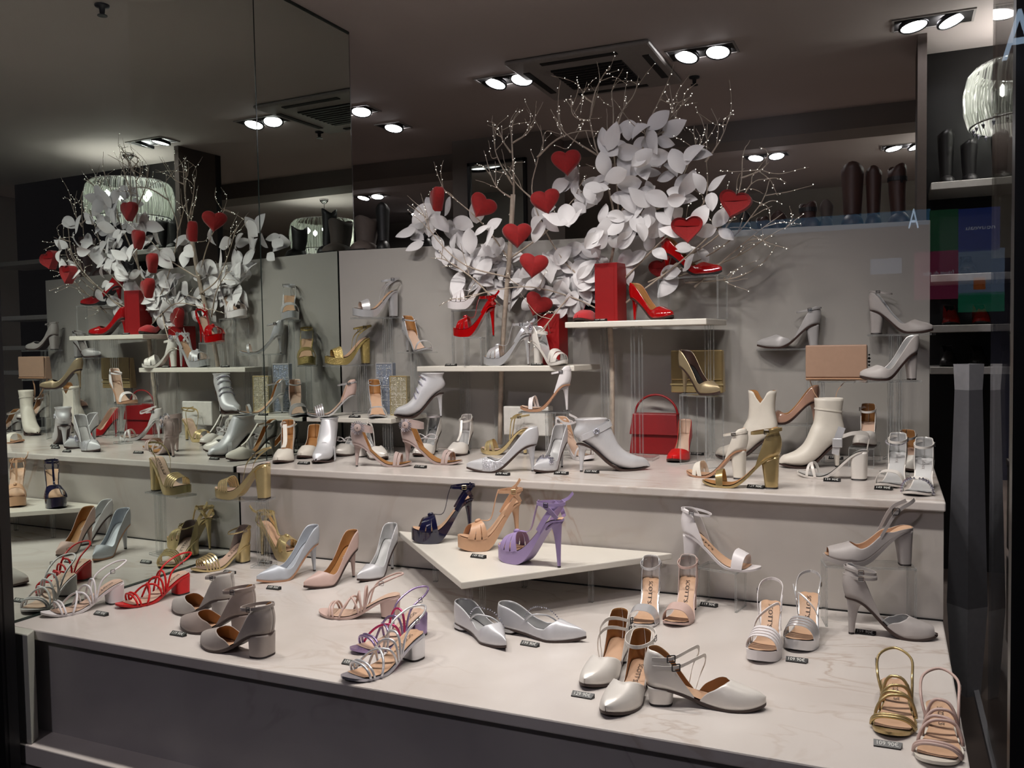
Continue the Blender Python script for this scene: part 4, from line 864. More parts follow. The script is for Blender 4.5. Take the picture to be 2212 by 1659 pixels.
# ------------------------------------------------------------------ shoes
G1, G2, G3 = 'shoes on the lower step', 'shoes on the upper step', 'shoes on raised stands and shelves'
LIN = dict(lining='tan_lining')
def S(key, kind, label, group=G1, **sp): return shoe(key, kind, label, group, PL[key], **sp)
ST = "SCOTT'S"
# --- lower step
S('wht_strappy', 'strappy', 'white corded block heel sandal touching the mirror at the corner', m='white_leather', heel='wide', lining='nude_lining', sole='white_leather', toe='round', it1=.86, text=ST, side=1, bside=-1)
S('red_strappy', 'strappy', 'bright red corded block heel sandal beside the mirror', m='red_leather', heel='wide', lining='nude_lining', sole='red_leather', toe='round', it1=.86, text=ST, bside=-1)
S('gold_block', 'sandal', 'gold block heel sandal with five toe bands and thin ankle strap', m='gold', heel='wide', lining='nude_lining', sole='gold', toe='round', it1=.88, text=ST, rw=.005, inner='taupe_suede', bands=[(.67+.038*i, .66+.046*i, .0056, .03) for i in range(5)], buckle=-1)
S('gold_tstrap', 'tstrap', 'mirror gold platform sandal with T strap standing before the riser', m='gold', p=.035, toe='round', lining='tan_lining')
S('gold_high', 'sandal', 'tall gold platform sandal on a clear stand beside the mirror', G3, m='gold', heel='block', p=.028, ct=0, lining='nude_lining', sole='gold', toe='round', text=ST, ring=0, sling='band', bside=-1, bands=[(.65+.040*i, .67+.042*i, .0060, .03) for i in range(5)])
for k, m, lb, b in (('grey_a', 'pale_suede', 'pale grey suede block heel shoe, rear of the grey trio', dict(gap=True)), ('grey_b', 'taupe_suede', 'taupe suede block heel shoe, middle of the grey trio', {}), ('grey_c', 'grey_suede', 'grey suede block heel shoe at the front step edge', {})):
    S(k, 'dorsay', lb, m=m, heel='wide', lining='tan_lining', inner='brown_lining', toe='almond', buckle=-1, sole='sole_dark', ct=.66, **b)
S('pump_blue', 'pump', 'pale blue grey satin pump, left of three stiletto pumps', m='satin_blue', toe='point', lining='satin_blue', sole='sole_tan')
S('pump_nude', 'pump', 'nude leather pump with tan lining, middle of three stiletto pumps', m='nude_leather', toe='point', lining='brown_lining', text='Scott', textm='ink_silver')
S('pump_silver', 'pump', 'silvery white satin pump beside the triangular shelf', m='satin_silver', toe='point', lining='silver_lining')
S('nude_strappy', 'strappy', 'nude pink corded sandal behind the silver corded sandal', m='nude_leather', heel='wide', lining='nude_lining', sole='nude_leather', toe='round', it1=.86, bside=-1)
S('violet_strappy', 'strappy', 'violet and pink metallic corded sandal with block heel', m='violet_metal', m2='pink_metal', heel='wide', lining='nude_lining', sole='violet_metal', toe='round', it1=.86, text=ST, bside=-1)
S('silver_strappy', 'strappy', 'silver metallic corded sandal at the front edge of the step', m='silver', heel='wide', lining='tan_lining', sole='silver_dark', toe='round', it1=.86, text=ST, bside=-1)
for k, lb in (('flat_a', 'silver pearl pointed flat with crystal strap, heel under the triangular shelf'), ('flat_b', 'silver pearl pointed flat lying sideways beside its price tag')):
    t, la = S(k, 'pump', lb, m='satin_silver', heel='wide', toe='point', lining='silver_lining', taus=[.52, .50, .44, .34, .30, .42, .74, 1.], text='Scott', textm='grey_leather', side=1 if k == 'flat_a' else -1)
    a0, a1 = (-.75, .9) if k == 'flat_a' else (.75, -.9); u = np.linspace(0, 1, 22)
    cord(la, t, 'satin_silver', .36, .66, .0024, .02, 'crystal_strap', -.72 if k == 'flat_a' else .72*-1, .72)
    gems(t, list(la.S(.36+(.66-.36)*u+.02*(1-(2*u-1)**2), -.72+1.44*u, .004)), .0026, 'crystal')
for k, m, lb in (('lilac', 'lilac', 'lilac platform sandal with T strap on the triangular shelf'), ('tan_t', 'tan_leather', 'tan platform sandal with T strap on the triangular shelf'), ('navy_t', 'navy_patent', 'navy patent platform sandal with T strap on the triangular shelf')):
    S(k, 'tstrap', lb, G3, m=m, p=.038, toe='round', lining='tan_lining', buckle=-1, bmm='gold' if k != 'lilac' else 'chrome', tail=0 if k == 'navy_t' else 1)
S('wht_ankle', 'sandal', 'white ankle strap block heel sandal raised on a clear riser', G3, m='white_leather', heel='flare', lining='tan_lining', sole='white_leather', toe='round', it1=.84, text=ST, inner='grey_leather', bands=[(.74, .74, .032, .02)], buckle=1, ct=.70)
S('slv_ankle', 'sandal', 'silver ankle strap sandal half hidden behind the pearl shoe', m='silver', heel='block', lining='tan_lining', sole='silver', toe='round', text=ST, inner='grey_leather', bands=[(.76, .76, .032, .02)], buckle=-1, ct=.66)
S('nude_ankle', 'sandal', 'nude pink ankle strap sandal facing the window', m='nude_leather', heel='block', lining='tan_lining', sole='nude_leather', toe='round', text=ST, inner='grey_leather', bands=[(.76, .76, .034, .02)], buckle=-1, ct=.66)
S('pearl_a', 'dorsay', 'pearl white closed toe shoe with double strap, rear of the pearl trio', m='pearl', heel='wide', lining='tan_lining', inner='brown_lining', sole='sole_dark', ring=0, ct=.72)
S('pearl_b', 'dorsay', 'pearl white closed toe shoe at the front edge of the step', m='pearl', heel='wide', lining='tan_lining', inner='brown_lining', sole='sole_dark', text=ST, ct=.70, buckle=-1)
S('pearl_c', 'dorsay', 'pearl white shoe with two buckled straps pointing right', m='pearl', heel='wide', lining='tan_lining', inner='brown_lining', sole='sole_dark', text=ST, ct=.70, ring=0)
for k, sd in (('pearl_a', 1), ('pearl_c', -1)):
    t, la = SHOES[k]
    for j in (0, 1):
        zz = la.h+.060-.018*j; y0 = float(la.yc(.2)); xs = .052+.010*j
        P = [(.012, sd*.029+y0, zz), (xs, sd*.034+y0, zz+.004), (.092+.014*j, sd*.016+y0, zz+.020), (.108+.014*j, -sd*.004+y0, zz+.020), (.110+.014*j, -sd*.020+y0, zz+.0), (.098+.016*j, -sd*.027+y0, zz-.03), (.088+.016*j, -sd*.0265+y0, float(la.zf(.40))+.002)]
        path_strap(t, 'pearl', P, .008, (.2, 0, 1), name='strap', n=24)
        c = P[1]; mb = MB(); d = .008; yb = c[1]+sd*.003
        q4 = [(c[0]-d, yb, c[2]-.007), (c[0]+d, yb, c[2]-.005), (c[0]+d, yb, c[2]+.009), (c[0]-d, yb, c[2]+.007)]
        for q in range(4): mb.tube([q4[q], q4[(q+1) % 4]], .0013, 5)
        mb.obj('buckle', 'dark_metal', t)
for k, m, lb in (('wht_plat', 'white_leather', 'white platform sandal with wide toe bands facing the window'), ('slv_plat', 'silver', 'silver platform sandal with wide toe bands facing the window')):
    t, la = S(k, 'sandal', lb, m=m, heel='block', p=.024, lining='tan_lining', sole=m, toe='round', text=ST, ct=0, ring=0, sling='band', bands=[(.64+.052*i, .70+.040*i, .0078, .03) for i in range(4)], bside=1 if k == 'wht_plat' else -1)
    sd = 1 if k == 'wht_plat' else -1
    path_strap(t, m, [la.S(.62, -sd, .001), la.S(.55, -sd*.45, .004), la.S(.44, sd*.35, .006), la.S(.36, sd*.8, .004), (.05, sd*.034, la.h+.03)], .009, (.6, 0, .8), name='cross_strap', n=22)
t, la = S('grey_peep', 'pump', 'grey leather peep toe slingback on a clear stand near the step end', G3, m='grey_leather', heel='flare', toe='round', lining='tan_lining', sole='grey_leather', p=.012, t1=.95, taus=[.03, .04, .10, .34, .44, .56, .78, 1.])
for s in (-1, 1): path_strap(t, 'grey_leather', [la.S(.38, s*.80, .001), (.05, s*.030+float(la.yc(.2)), la.h+.046), (.012, s*.022+float(la.yc(.1)), la.h+.072)] + ([(-.004, 0, la.h+.078)] if s > 0 else []), .010, (.4, 0, 1), name='slingback_strap')
mb = MB(); mb.tube(smooth_path([(.045, .036, la.h+.042), (.060, .037, la.h+.044), (.056, .037, la.h+.060), (.041, .036, la.h+.057), (.045, .036, la.h+.042)], 20), .0012, 5); mb.obj('buckle', 'chrome', t)
t, la = S('grey_dor', 'dorsay', 'grey leather peep toe shoe with double ankle strap and tall heel', m='grey_leather', heel='slim', lining='silver_lining', inner='grey_satin', toe='almond', t1=.955, ct=.80, buckle=1, sole='sole_dark', rw=.007, rx=.040)
ankle_ring(la, t, 'grey_leather', .007, z=la.h+.056, tilt=.006, rx=.042)
for k, m, lb, so in (('gold_flat', 'gold_dark', 'gold corded low heel sandal near the step corner', 'gold_dark'), ('nude_flat', 'nude_leather', 'nude corded low heel sandal at the step corner', 'cream_leather')):
    t, la = S(k, 'sandal', lb, m=m, heel='wide', lining='tan_lining', sole=so, toe='round', it1=.86, text=ST, ct=0, ring=0, sling='cord', bands=[], bside=1 if k == 'gold_flat' else -1)
    for ta, tb, bw in ((.78, .79, .035), (.81, .82, .04), (.62, .54, -.02), (.52, .58, -.02), (.40, .45, -.03), (.52, .46, -.02)): cord(la, t, m, ta, tb, .0033, bw, 'toe_strap', hs=.60)
# --- upper step
S('cream_cut', 'dorsay', 'cream pointed shoe with cut out sides next to the mirror', G2, m='cream_leather', toe='almond', lining='brown_lining', ct=.62, buckle=0)
path_strap(SHOES['cream_cut'][0], 'cream_leather', [SHOES['cream_cut'][1].S(.68, 0, .002), SHOES['cream_cut'][1].S(.55, 0, .004), (.075, 0, SHOES['cream_cut'][1].h+.052)], .016, (0, 1, 0), name='t_strap')
S('cream_pump', 'pump', 'cream pump with tan lining behind the cut out cream shoe', G2, m='cream_leather', toe='almond', lining='brown_lining')
t, la = S('slv_bootie', 'boot', 'silver bootie with side cut outs facing the window near the mirror', G2, m='satin_silver', toe='almond', shaft=.03, inner='dark_lining')
path_strap(t, 'satin_silver', [la.S(.62, -1.0, .006), la.S(.60, -.5, .011), la.S(.6, 0, .013), la.S(.6, .5, .011), la.S(.62, 1.0, .006)], .02, (1, 0, -.3), name='vamp_strap')
t, la = S('wht_bow_pump', 'pump', 'pearl white block heel pump with bow behind the silver bootie', G2, m='pearl', heel='block', toe='almond', lining='silver_lining')
def bow(par, la, m, tt=.66, s=1.):
    c = la.S(tt, 0, .006)
    for d in (-1, 1):
        P = [c, c+np.array([.004, d*.016, .012])*s, c+np.array([.0, d*.034, .010])*s, c+np.array([-.004, d*.036, -.004])*s, c+np.array([0, d*.018, -.004])*s, c]
        path_strap(par, m, P, .016*s, (1, 0, .3), name='bow_loop', n=20)
    V, F = tube_vf(smooth_path([c+np.array([-.008, 0, .0]), c+np.array([.008, 0, 0])], 4), .006*s, 8); mesh('bow_knot', V, F, m, par)
bow(t, la, 'white_leather')
t, la = S('wht_cross', 'dorsay', 'pearl white block heel shoe with crossed ankle straps behind flower sandal', G2, m='pearl', heel='block', lining='silver_lining', ct=.6, buckle=0)
path_strap(t, 'pearl', [la.S(.40, -1, .001), (.08, -.01, la.h+.055), (.03, .030, la.h+.062)], .009, (.5, 0, 1), name='cross_strap'); path_strap(t, 'pearl', [la.S(.40, 1, .001), (.08, .01, la.h+.055), (.03, -.030, la.h+.062)], .009, (.5, 0, 1), name='cross_strap')
def brooch(par, c, r=.0205, face=-1, n=22):
    b = thing('flower_brooch', None, None); b.parent = par; b.location = c; b.rotation_euler = (PI/2*(1 if face < 0 else -1), 0, 0)
    mb = MB()
    for k in range(n):
        a = 2*PI*k/n; mb.tube([(r*.62*math.cos(a), r*.62*math.sin(a), .002), (r*1.25*math.cos(a), r*1.25*math.sin(a), .003)], .0014, 4)
    mb.obj('crystal_rays', 'crystal', b); MB().lathe([(r*.7, 0), (r*.66, .004), (r*.5, .006), (.0005, .0065)], 18).obj('flower_disc', 'nude_suede', b, True)
    MB().lathe([(.0025, .006), (.0015, .009), (.0003, .0095)], 8).obj('flower_centre', 'dark_metal', b, True)
for k, lb in (('nude_fl_a', 'nude suede sandal with round flower ankle cuff, nearer the mirror'), ('nude_fl_b', 'nude suede sandal with round flower ankle cuff, beside the glitter pump')):
    t, la = S(k, 'sandal', lb, G2, m='nude_suede', lining='brown_lining', sole='nude_suede', toe='round', rw=.022, ct=.66, inner='brown_lining', bands=[(.72, .74, .012, .02), (.78, .80, .010, .02)], buckle=0, rx=.040, tilt=.016)
    brooch(t, (.026, -.036, la.h+.060))
t, la = S('wht_bow', 'pump', 'pearl white pump with large bow behind the flower sandal', G2, m='pearl', toe='almond', lining='silver_lining', heel='slim')
bow(t, la, 'white_leather', .60, 1.2)
ankle_ring(la, t, 'white_leather', .007, buckle=0)
t, la = S('wht_tstrap', 'dorsay', 'pearl white T strap pump with silver insole by the clear legs', G2, m='pearl', lining='silver_lining', inner='grey_leather', ct=.68, buckle=-1, toe='almond')
path_strap(t, 'pearl', [la.S(.68, 0, .002), la.S(.52, 0, .006), (.075, 0, la.h+.05)], .009, (0, 1, 0), name='t_strap')
t, la = S('gold_strappy2', 'sandal', 'gold strappy platform sandal behind the silver glitter pump', G2, m='gold', heel='slim', p=.016, lining='nude_lining', sole='gold', toe='round', ct=0, ring=1, bands=[(.68, .80, .012, .03), (.80, .68, .012, .03), (.74, .86, .010, .02)], buckle=-1, rw=.006)
for s in (-1, 1): path_strap(t, 'gold', [la.S(.36, s, .001), (.06, s*.03, la.h+.04), (.03, -s*.028, la.h+.058)], .008, (.5, 0, 1), name='cross_strap')
t, la = S('glit_pump', 'pump', 'silver pump with glitter mesh sides and pointed satin toe', G2, m='satin_silver', toe='point', lining='grey_satin')
upper_part(la, t, ['glitter_silver', 'grey_satin'], .46, .76, [.46, .52, .60, .66, .76], [.10, .34, .56, .80, .98], 'glitter_panel', 16, 9, .0022, .001)
t, la = S('cryst_pump', 'pump', 'silver pump with crystal cluster on the toe', G2, m='satin_silver', toe='point', lining='silver_lining', inner='grey_satin')
rg = random.Random(3); gems(t, [la.S(.71+rg.uniform(-.05, .05), rg.uniform(-.62, .62), .003) for _ in range(60)], .0042, 'crystal', 'crystal_cluster')
t, la = S('wht_anksandal', 'sandal', 'white sandal with looped ankle straps behind the crystal pump', G2, m='white_leather', p=.014, lining='nude_lining', sole='white_leather', toe='round', bands=[(.70, .84, .010, .02), (.84, .70, .010, .02)], buckle=1, ct=.5, inner='tan_lining')
path_strap(t, 'white_leather', [(.03, -.032, la.h+.052), (.08, -.03, la.h+.030), (.10, 0, la.h+.035), (.08, .03, la.h+.045), (.03, .03, la.h+.06)], .008, (0, 0, 1), name='loop_strap')
S('slv_boot', 'boot', 'silver metallic pointed bootie with crystal buckle strap', G2, m='satin_silver', toe='point', shaft=.035, belt='gem', inner='grey_satin', heel='stiletto')
S('wht_stand', 'sandal', 'white high heel sandal on a clear stand below the stone shelf', G3, m='white_leather', lining='nude_lining', sole='sole_tan', toe='round', bands=[(.66, .74, .009, .02), (.72, .78, .009, .02), (.80, .74, .009, .02)], buckle=-1, ct=.66, p=.010)
S('red_small', 'pump', 'coral red patent pump facing the window beside the red handbag', G2, m='red_leather', toe='round', lining='nude_lining', throat=.04)
S('wht_blk', 'sandal', 'white block heel sandal behind the gold block heel sandal', G2, m='cream_leather', heel='block', lining='tan_lining', sole='sole_tan', toe='round', bands=[(.70, .80, .016, .02), (.80, .70, .016, .02)], buckle=-1, ct=.66)
S('gold_blk', 'sandal', 'dark gold block heel sandal at the front of the upper step', G2, m='gold_dark', heel='block', lining='brown_lining', sole='gold_dark', toe='round', bands=[(.73, .75, .020, .02)], buckle=-1, ct=.80, rw=.009)
S('boot_a', 'boot', 'cream leather ankle boot with notched collar near the panel', G2, m='cream_leather', shaft=.125, notch=.045, heel='flare', toe='almond', inner='brown_lining')
S('boot_b', 'boot', 'cream leather ankle boot with seamed cuff and dark heel', G2, m='cream_leather', shaft=.105, cuff=1, heel='slim', toe='almond', heelm='cream_leather', inner='cream_leather')
S('nude_pat', 'pump', 'nude patent pump peeking out behind the cream boots', G3, m='nude_patent', toe='almond', lining='brown_lining')
t, la = S('wht_buckle', 'sandal', 'white satin block heel sandal with large square buckle', G2, m='pearl', heel='wide', lining='silver_lining', sole='pearl', toe='round', ct=0, ring=0, bands=[(.70, .82, .009, .02), (.82, .70, .009, .02)])
path_strap(t, 'pearl', [(.004, 0, la.h), (-.002, .012, la.h+.05), (.035, .036, la.h+.058), (.075, .038, la.h+.045)], .012, (0, 0, 1), name='heel_strap'); path_strap(t, 'silver', [(.072, .036, la.h+.075), (.085, .040, la.h+.035), (.092, .038, la.h-.012)], .022, (1, 0, .3), name='cuff')
bevel(MB().box((.070, .040, la.h+.012), (.100, .045, la.h+.040)).obj('buckle', 'silver', t), .003, 2)
S('pearl_hi', 'dorsay', 'pearl low heel shoe with tan lining raised near the panel end', G3, m='pearl', heel='block', lining='nude_lining', inner='brown_lining', ct=.66, toe='almond', buckle=1)
S('pearl_lo', 'dorsay', 'pearl low heel shoe with tan lining between the crystal sandals', G2, m='pearl', heel='block', lining='nude_lining', inner='brown_lining', ct=.62, toe='almond', buckle=-1)
for k, lb in (('cr_a', 'white satin sandal with crystal ankle chain, left of the end pair'), ('cr_b', 'white satin sandal with crystal toe band at the step corner')):
    t, la = S(k, 'sandal', lb, G2, m='pearl', heel='block', lining='silver_lining', sole='pearl', toe='round', ct=.60, inner='silver_lining', bands=[(.76, .76, .018, .02)], text='Scott', textm='grey_leather', buckle=-1)
    u = np.linspace(0, 1, 18)
    if k == 'cr_b': gems(t, list(la.S(.80+.02*(1-(2*u-1)**2), -1+2*u, .005)), .005)
    else: gems(t, [(.03+.04*math.cos(a), .031*math.sin(a), la.h+.04-.01*math.cos(a)) for a in np.linspace(-1.6, 1.6, 24)], .0024)
# --- corner shelf, stone shelves and stands
t, la = S('clear_heel', 'sandal', 'silver sandal with clear heel crossing the mirror corner', G3, m='silver', heelm='acrylic', lining='nude_lining', sole='silver', toe='round', ct=.62, counterm='nude_leather', bands=[(.67+.042*i, .69+.042*i, .0062, .03) for i in range(4)], buckle=-1, rw=.005)
S('slv_ring', 'sandal', 'slim silver ankle strap sandal facing out before the glitter clutches', G3, m='silver', lining='tan_lining', sole='silver', toe='round', ct=.62, inner='brown_lining', bands=[(.78, .78, .012, .03)], buckle=-1, rw=.005)
t, la = S('slv_bands', 'boot', 'silver bootie with crystal bands at the end of corner shelf', G3, m='satin_silver', toe='almond', shaft=.03, inner='grey_satin', heel='stiletto', gembands=1)
S('slv_tplat', 'tstrap', 'mirror silver platform sandal with T strap on the stone shelf', G3, m='silver', plat='silver', p=.03, toe='round', lining='tan_lining', buckle=-1)
t, la = S('wht_jewel', 'sandal', 'pearl white sandal with jewelled ankle strap beside the red box', G3, m='pearl', heel='flare', lining='silver_lining', sole='pearl', toe='round', ct=.66, p=.012, bands=[(.60, .72, .02, .02), (.74, .62, .02, .02), (.82, .82, .022, .02)], buckle=0, rw=.010)
gems(t, [(.012+.009*math.cos(a), -.034, la.h+.058+.009*math.sin(a)) for a in np.linspace(0, 5.7, 10)]+[(.012, -.036, la.h+.058)], .005)
S('red_tplat', 'tstrap', 'red patent platform sandal with T strap on a clear riser', G3, m='red_patent', p=.032, toe='round', lining='nude_lining', buckle=-1)
S('wht_tplat', 'tstrap', 'white platform sandal half hidden by white leaves', G3, m='white_leather', p=.032, toe='round', lining='nude_lining', buckle=-1, tail=0)
S('slv_plat2', 'sandal', 'silver platform sandal with block heel on the highest corner stand', G3, m='silver', heel='block', p=.030, lining='tan_lining', sole='silver', toe='round', ct=0, sling='band', bands=[(.74, .76, .036, .02)], buckle=-1, rw=.008)
S('glit_plat', 'sandal', 'gold glitter platform sandal with block heel by the mirror corner', G3, m='glitter_gold', heel='block', p=.030, lining='tan_lining', sole='glitter_gold', toe='round', ct=0, sling='band', bands=[(.74, .76, .040, .02)], buckle=-1, rw=.008)
S('slv_anksandal', 'sandal', 'silver ankle strap sandal with tan insole above the silver clutch', G3, m='silver', lining='nude_lining', sole='silver', toe='round', ct=.64, inner='brown_lining', bands=[(.76, .78, .012, .03)], buckle=1, rw=.006)
S('red_suede', 'pump', 'red suede pump with black lining beside the tall red box', G3, m='red_suede', toe='round', lining='dark_lining', throat=.03)
S('red_pat_a', 'pump', 'red patent pump with tan lining on the upper stone shelf', G3, m='red_patent', toe='almond', lining='brown_lining')
S('red_pat_b', 'pump', 'red patent pointed pump raised highest of the red shoes', G3, m='red_patent', toe='point', lining='brown_lining', sole='dark_lining')
S('bronze_pump', 'pump', 'bronze metallic pointed pump before the gold clutch', G3, m='bronze', toe='point', lining='dark_lining', inner='sole_dark')
t, la = S('grey_sling', 'dorsay', 'grey pearl pointed strap shoe left of the beige bag', G3, m='grey_satin', heel='flare', toe='point', lining='grey_leather', ct=.62, buckle=-1, gap=False, rw=.006)
t, la = S('grey_strap', 'pump', 'grey leather ankle strap pump raised over the panel end', G3, m='grey_leather', heel='block', toe='almond', lining='silver_lining', taus=[.66, .60, .40, .28, .30, .52, .76, 1.])
ankle_ring(la, t, 'grey_leather', .006, z=la.h+.072, tilt=.014, rx=.042)
S('grey_pump', 'pump', 'grey leather pump on a clear stand right of the beige bag', G3, m='grey_leather', heel='flare', toe='almond', lining='silver_lining')
# --- stands
for k, lb, kd, z0 in (('gold_high', 'clear acrylic stand under the tall gold platform sandal', 'post', 0), ('wht_ankle', 'clear acrylic riser under the white ankle strap sandal', 'box', 0), ('grey_peep', 'clear acrylic stand under the grey peep toe slingback', 'box', 0),
    ('wht_stand', 'clear acrylic stand under the white high heel sandal', 'post', Z2), ('nude_pat', 'clear acrylic riser under the nude patent pump', 'box', Z2), ('red_tplat', 'clear acrylic riser under the red platform sandal', 'box', ZA), ('wht_tplat', 'tall clear acrylic riser under the white platform sandal', 'box', ZA),
    ('slv_plat2', 'tall clear acrylic stand under the silver platform sandal', 'post', ZC), ('glit_plat', 'clear acrylic stand under the gold glitter sandal', 'post', ZC), ('slv_anksandal', 'clear acrylic stand under the silver ankle strap sandal', 'post', ZC), ('red_pat_b', 'clear acrylic riser under the raised red pointed pump', 'box', ZB),
    ('bronze_pump', 'clear acrylic riser under the bronze pump', 'box', Z2), ('grey_sling', 'tall clear acrylic stand under the grey pearl strap shoe', 'post', Z2), ('grey_strap', 'tall clear acrylic stand under the grey ankle strap pump', 'post', Z2), ('grey_pump', 'clear acrylic stand under the grey pump', 'post', Z2), ('pearl_hi', 'low clear acrylic riser under the raised pearl shoe', 'box', Z2)):
    stand(k, lb, kd, z0, {'wht_ankle': .058, 'red_tplat': .036, 'wht_tplat': .075, 'bronze_pump': .07}.get(k, 0), {'gold_high': -.075, 'glit_plat': -.06, 'grey_sling': -.085, 'slv_plat2': -.05}.get(k, -.02))

# ------------------------------------------------------------------ bags, clutches, boxes
x, y, z = PT['red_bag']; t = thing('handbag', 'red flap handbag with round handle on the upper step', 'bag', (x, y, Z2), -.05)
def bagbody(t, w, h, d, m, taper=1.):
    o = MB().add([(-w/2, -d/2, 0), (w/2, -d/2, 0), (w/2, d/2, 0), (-w/2, d/2, 0), (-w/2*taper, -d*.3, h), (w/2*taper, -d*.3, h), (w/2*taper, d*.3, h), (-w/2*taper, d*.3, h)], [(0, 3, 2, 1), (4, 5, 6, 7), (0, 1, 5, 4), (1, 2, 6, 5), (2, 3, 7, 6), (3, 0, 4, 7)]).obj('body', m, t); return bevel(o, .006, 3)
bagbody(t, .205, .155, .07, 'red_bag', .86)
bevel(MB().add([(-.10, -.040, .078), (.10, -.040, .078), (.098, -.030, .080), (-.098, -.030, .080), (-.09, -.026, .160), (.09, -.026, .160), (.09, .024, .162), (-.09, .024, .162)], [(0, 1, 5, 4), (4, 5, 6, 7), (0, 3, 2, 1), (1, 2, 6, 5), (2, 3, 7, 6), (3, 0, 4, 7)]).obj('flap', 'red_bag', t), .003, 2)
V, F = tube_vf([(.088*math.cos(a), 0, .150+.085*math.sin(a)) for a in np.linspace(-.1, PI+.1, 26)], .0045, 8); mesh('handle', V, F, 'red_bag', t)
x, y, z = PT['gold_clutch']; t = thing('clutch_bag', 'gold metallic clutch bag behind the bronze pump', 'bag', (x, y, z), -.05); bagbody(t, .205, .165, .05, 'gold_dark', .97)
bevel(MB().box((-.10, -.03, .05), (.10, -.022, .166)).obj('flap', 'gold_dark', t), .006, 3); MB().box((-.104, -.028, .030), (.104, -.024, .036)).obj('seam', 'gold', t)
o = thing('acrylic_stand', 'clear acrylic riser under the gold clutch', 'display stand', (x, y, Z2+.001), -.05, 'clear acrylic stands')
for nm, a, b in (('top_plate', (-.055, -.035, z-Z2-.007), (.055, .035, z-Z2-.003)), ('side_sheet', (-.055, -.035, 0), (-.051, .035, z-Z2-.007)), ('side_sheet', (.051, -.035, 0), (.055, .035, z-Z2-.007))):
    p = MB().box(a, b).obj(nm, 'acrylic', o); e = MB(); sheet_edges(e, a, b, .0011); e.obj('edge', 'acrylic_edge', p)
x, y, z = PT['beige_bag']; t = thing('shoulder_bag', 'beige patent flap bag with strap hanging down', 'bag', (x, y, z), -.04); bagbody(t, .205, .125, .05, 'beige_bag', .985)
bevel(MB().box((-.1015, -.030, .012), (.1015, -.021, .126)).obj('flap', 'beige_bag', t), .006, 3); MB().box((-.1, -.032, .006), (.1, -.026, .010)).obj('edge_piping', 'tan_leather', t)
path_strap(t, 'tan_leather', [(-.09, .0, 0), (-.07, -.01, -.05), (-.03, -.012, -.10), (.005, -.012, -.125)], .008, (0, 1, .2), name='strap', n=24); path_strap(t, 'tan_leather', [(.03, .0, 0), (.002, -.01, -.04), (.0, -.012, -.09), (.02, -.012, -.13)], .007, (0, 1, .2), name='strap', n=24)
gems(t, [(.107, -.01, .09-.012*i) for i in range(5)], .005, 'dark_metal', 'chain')
o = thing('acrylic_stand', 'clear acrylic post stand under the beige bag', 'display stand', (x, y, Z2+.001), -.04, 'clear acrylic stands')
for nm, a, b in (('top_plate', (-.06, -.04, z-Z2-.007), (.06, .04, z-Z2-.003)), ('post', (-.05, -.01, .008), (-.042, .01, z-Z2-.007)), ('base_plate', (-.09, -.045, 0), (.02, .045, .008))):
    p = MB().box(a, b).obj(nm, 'acrylic', o); e = MB(); sheet_edges(e, a, b, .0011); e.obj('edge', 'acrylic_edge', p)
for nm, lb, zz, w, h, rz in (('box1', 'tall red display block standing beside the red suede pump', ZB, .095, .225, -.12), ('box2', 'shorter red display block behind the jewelled white sandal', ZA, .095, .205, -.06)):
    x, y, z = PT[nm]; t = thing('display_block', lb, 'display block', (x, y, zz), rz, 'red display blocks'); bevel(MB().box((-w/2, -.045, 0), (w/2, .045, h)).obj('block_body', 'red_box', t), .002, 2)
    MB().box((w/2-.014, -.0455, 0), (w/2-.013, -.0452, h)).obj('edge_groove', 'shoe_red_dark', t)
for nm, lb, m, w, h, dx in (('clutch_s', 'blue silver glitter box clutch standing on the corner shelf', 'clutch_silver', .085, .222, 0), ('clutch_g', 'gold silver glitter box clutch with line pattern on corner shelf', 'clutch_gold', .085, .168, 0)):
    x, y, z = PT[nm]; t = thing('box_clutch', lb, 'clutch', (x+dx, y, ZC), -.08, 'glitter clutches'); bevel(MB().box((-w/2, -.014, 0), (w/2, .014, h)).obj('clutch_body', m, t), .003, 2)
    fr = MB(); e = .0022
    for a in (-w/2, w/2): fr.tube([(a, -.0145, .002), (a, -.0145, h-.002)], e, 5)
    for b in (.002, h-.002): fr.tube([(-w/2, -.0145, b), (w/2, -.0145, b)], e, 5)
    fr.obj('metal_frame', 'silver' if nm == 'clutch_s' else 'gold', t)
    rg = random.Random(7); pts = []
    for q in range(9):
        u = rg.uniform(-.9, .9)*w/2; pts += [(u, -.0155, h*k/40) for k in range(2, 39) if rg.random() < .5]
    for q in range(11):
        v = rg.uniform(.05, .95)*h; pts += [(-w/2+w*k/20, -.0155, v) for k in range(1, 20) if rg.random() < .5]
    gems(t, pts, .0019, 'rhinestone', 'rhinestones')
x, y, z = PT['plinth']; t = thing('display_bench', 'low white display bench behind the gold strappy sandal', 'display stand', (x+.045, .70, Z2)); bevel(MB().box((-.10, -.03, .07), (.10, .03, .19)).obj('bench_body', 'shelf_white', t), .005, 2)
for s in (-.085, .085): MB().tube([(s, 0, 0), (s, 0, .072)], .003, 6).obj('leg', 'chrome', t)

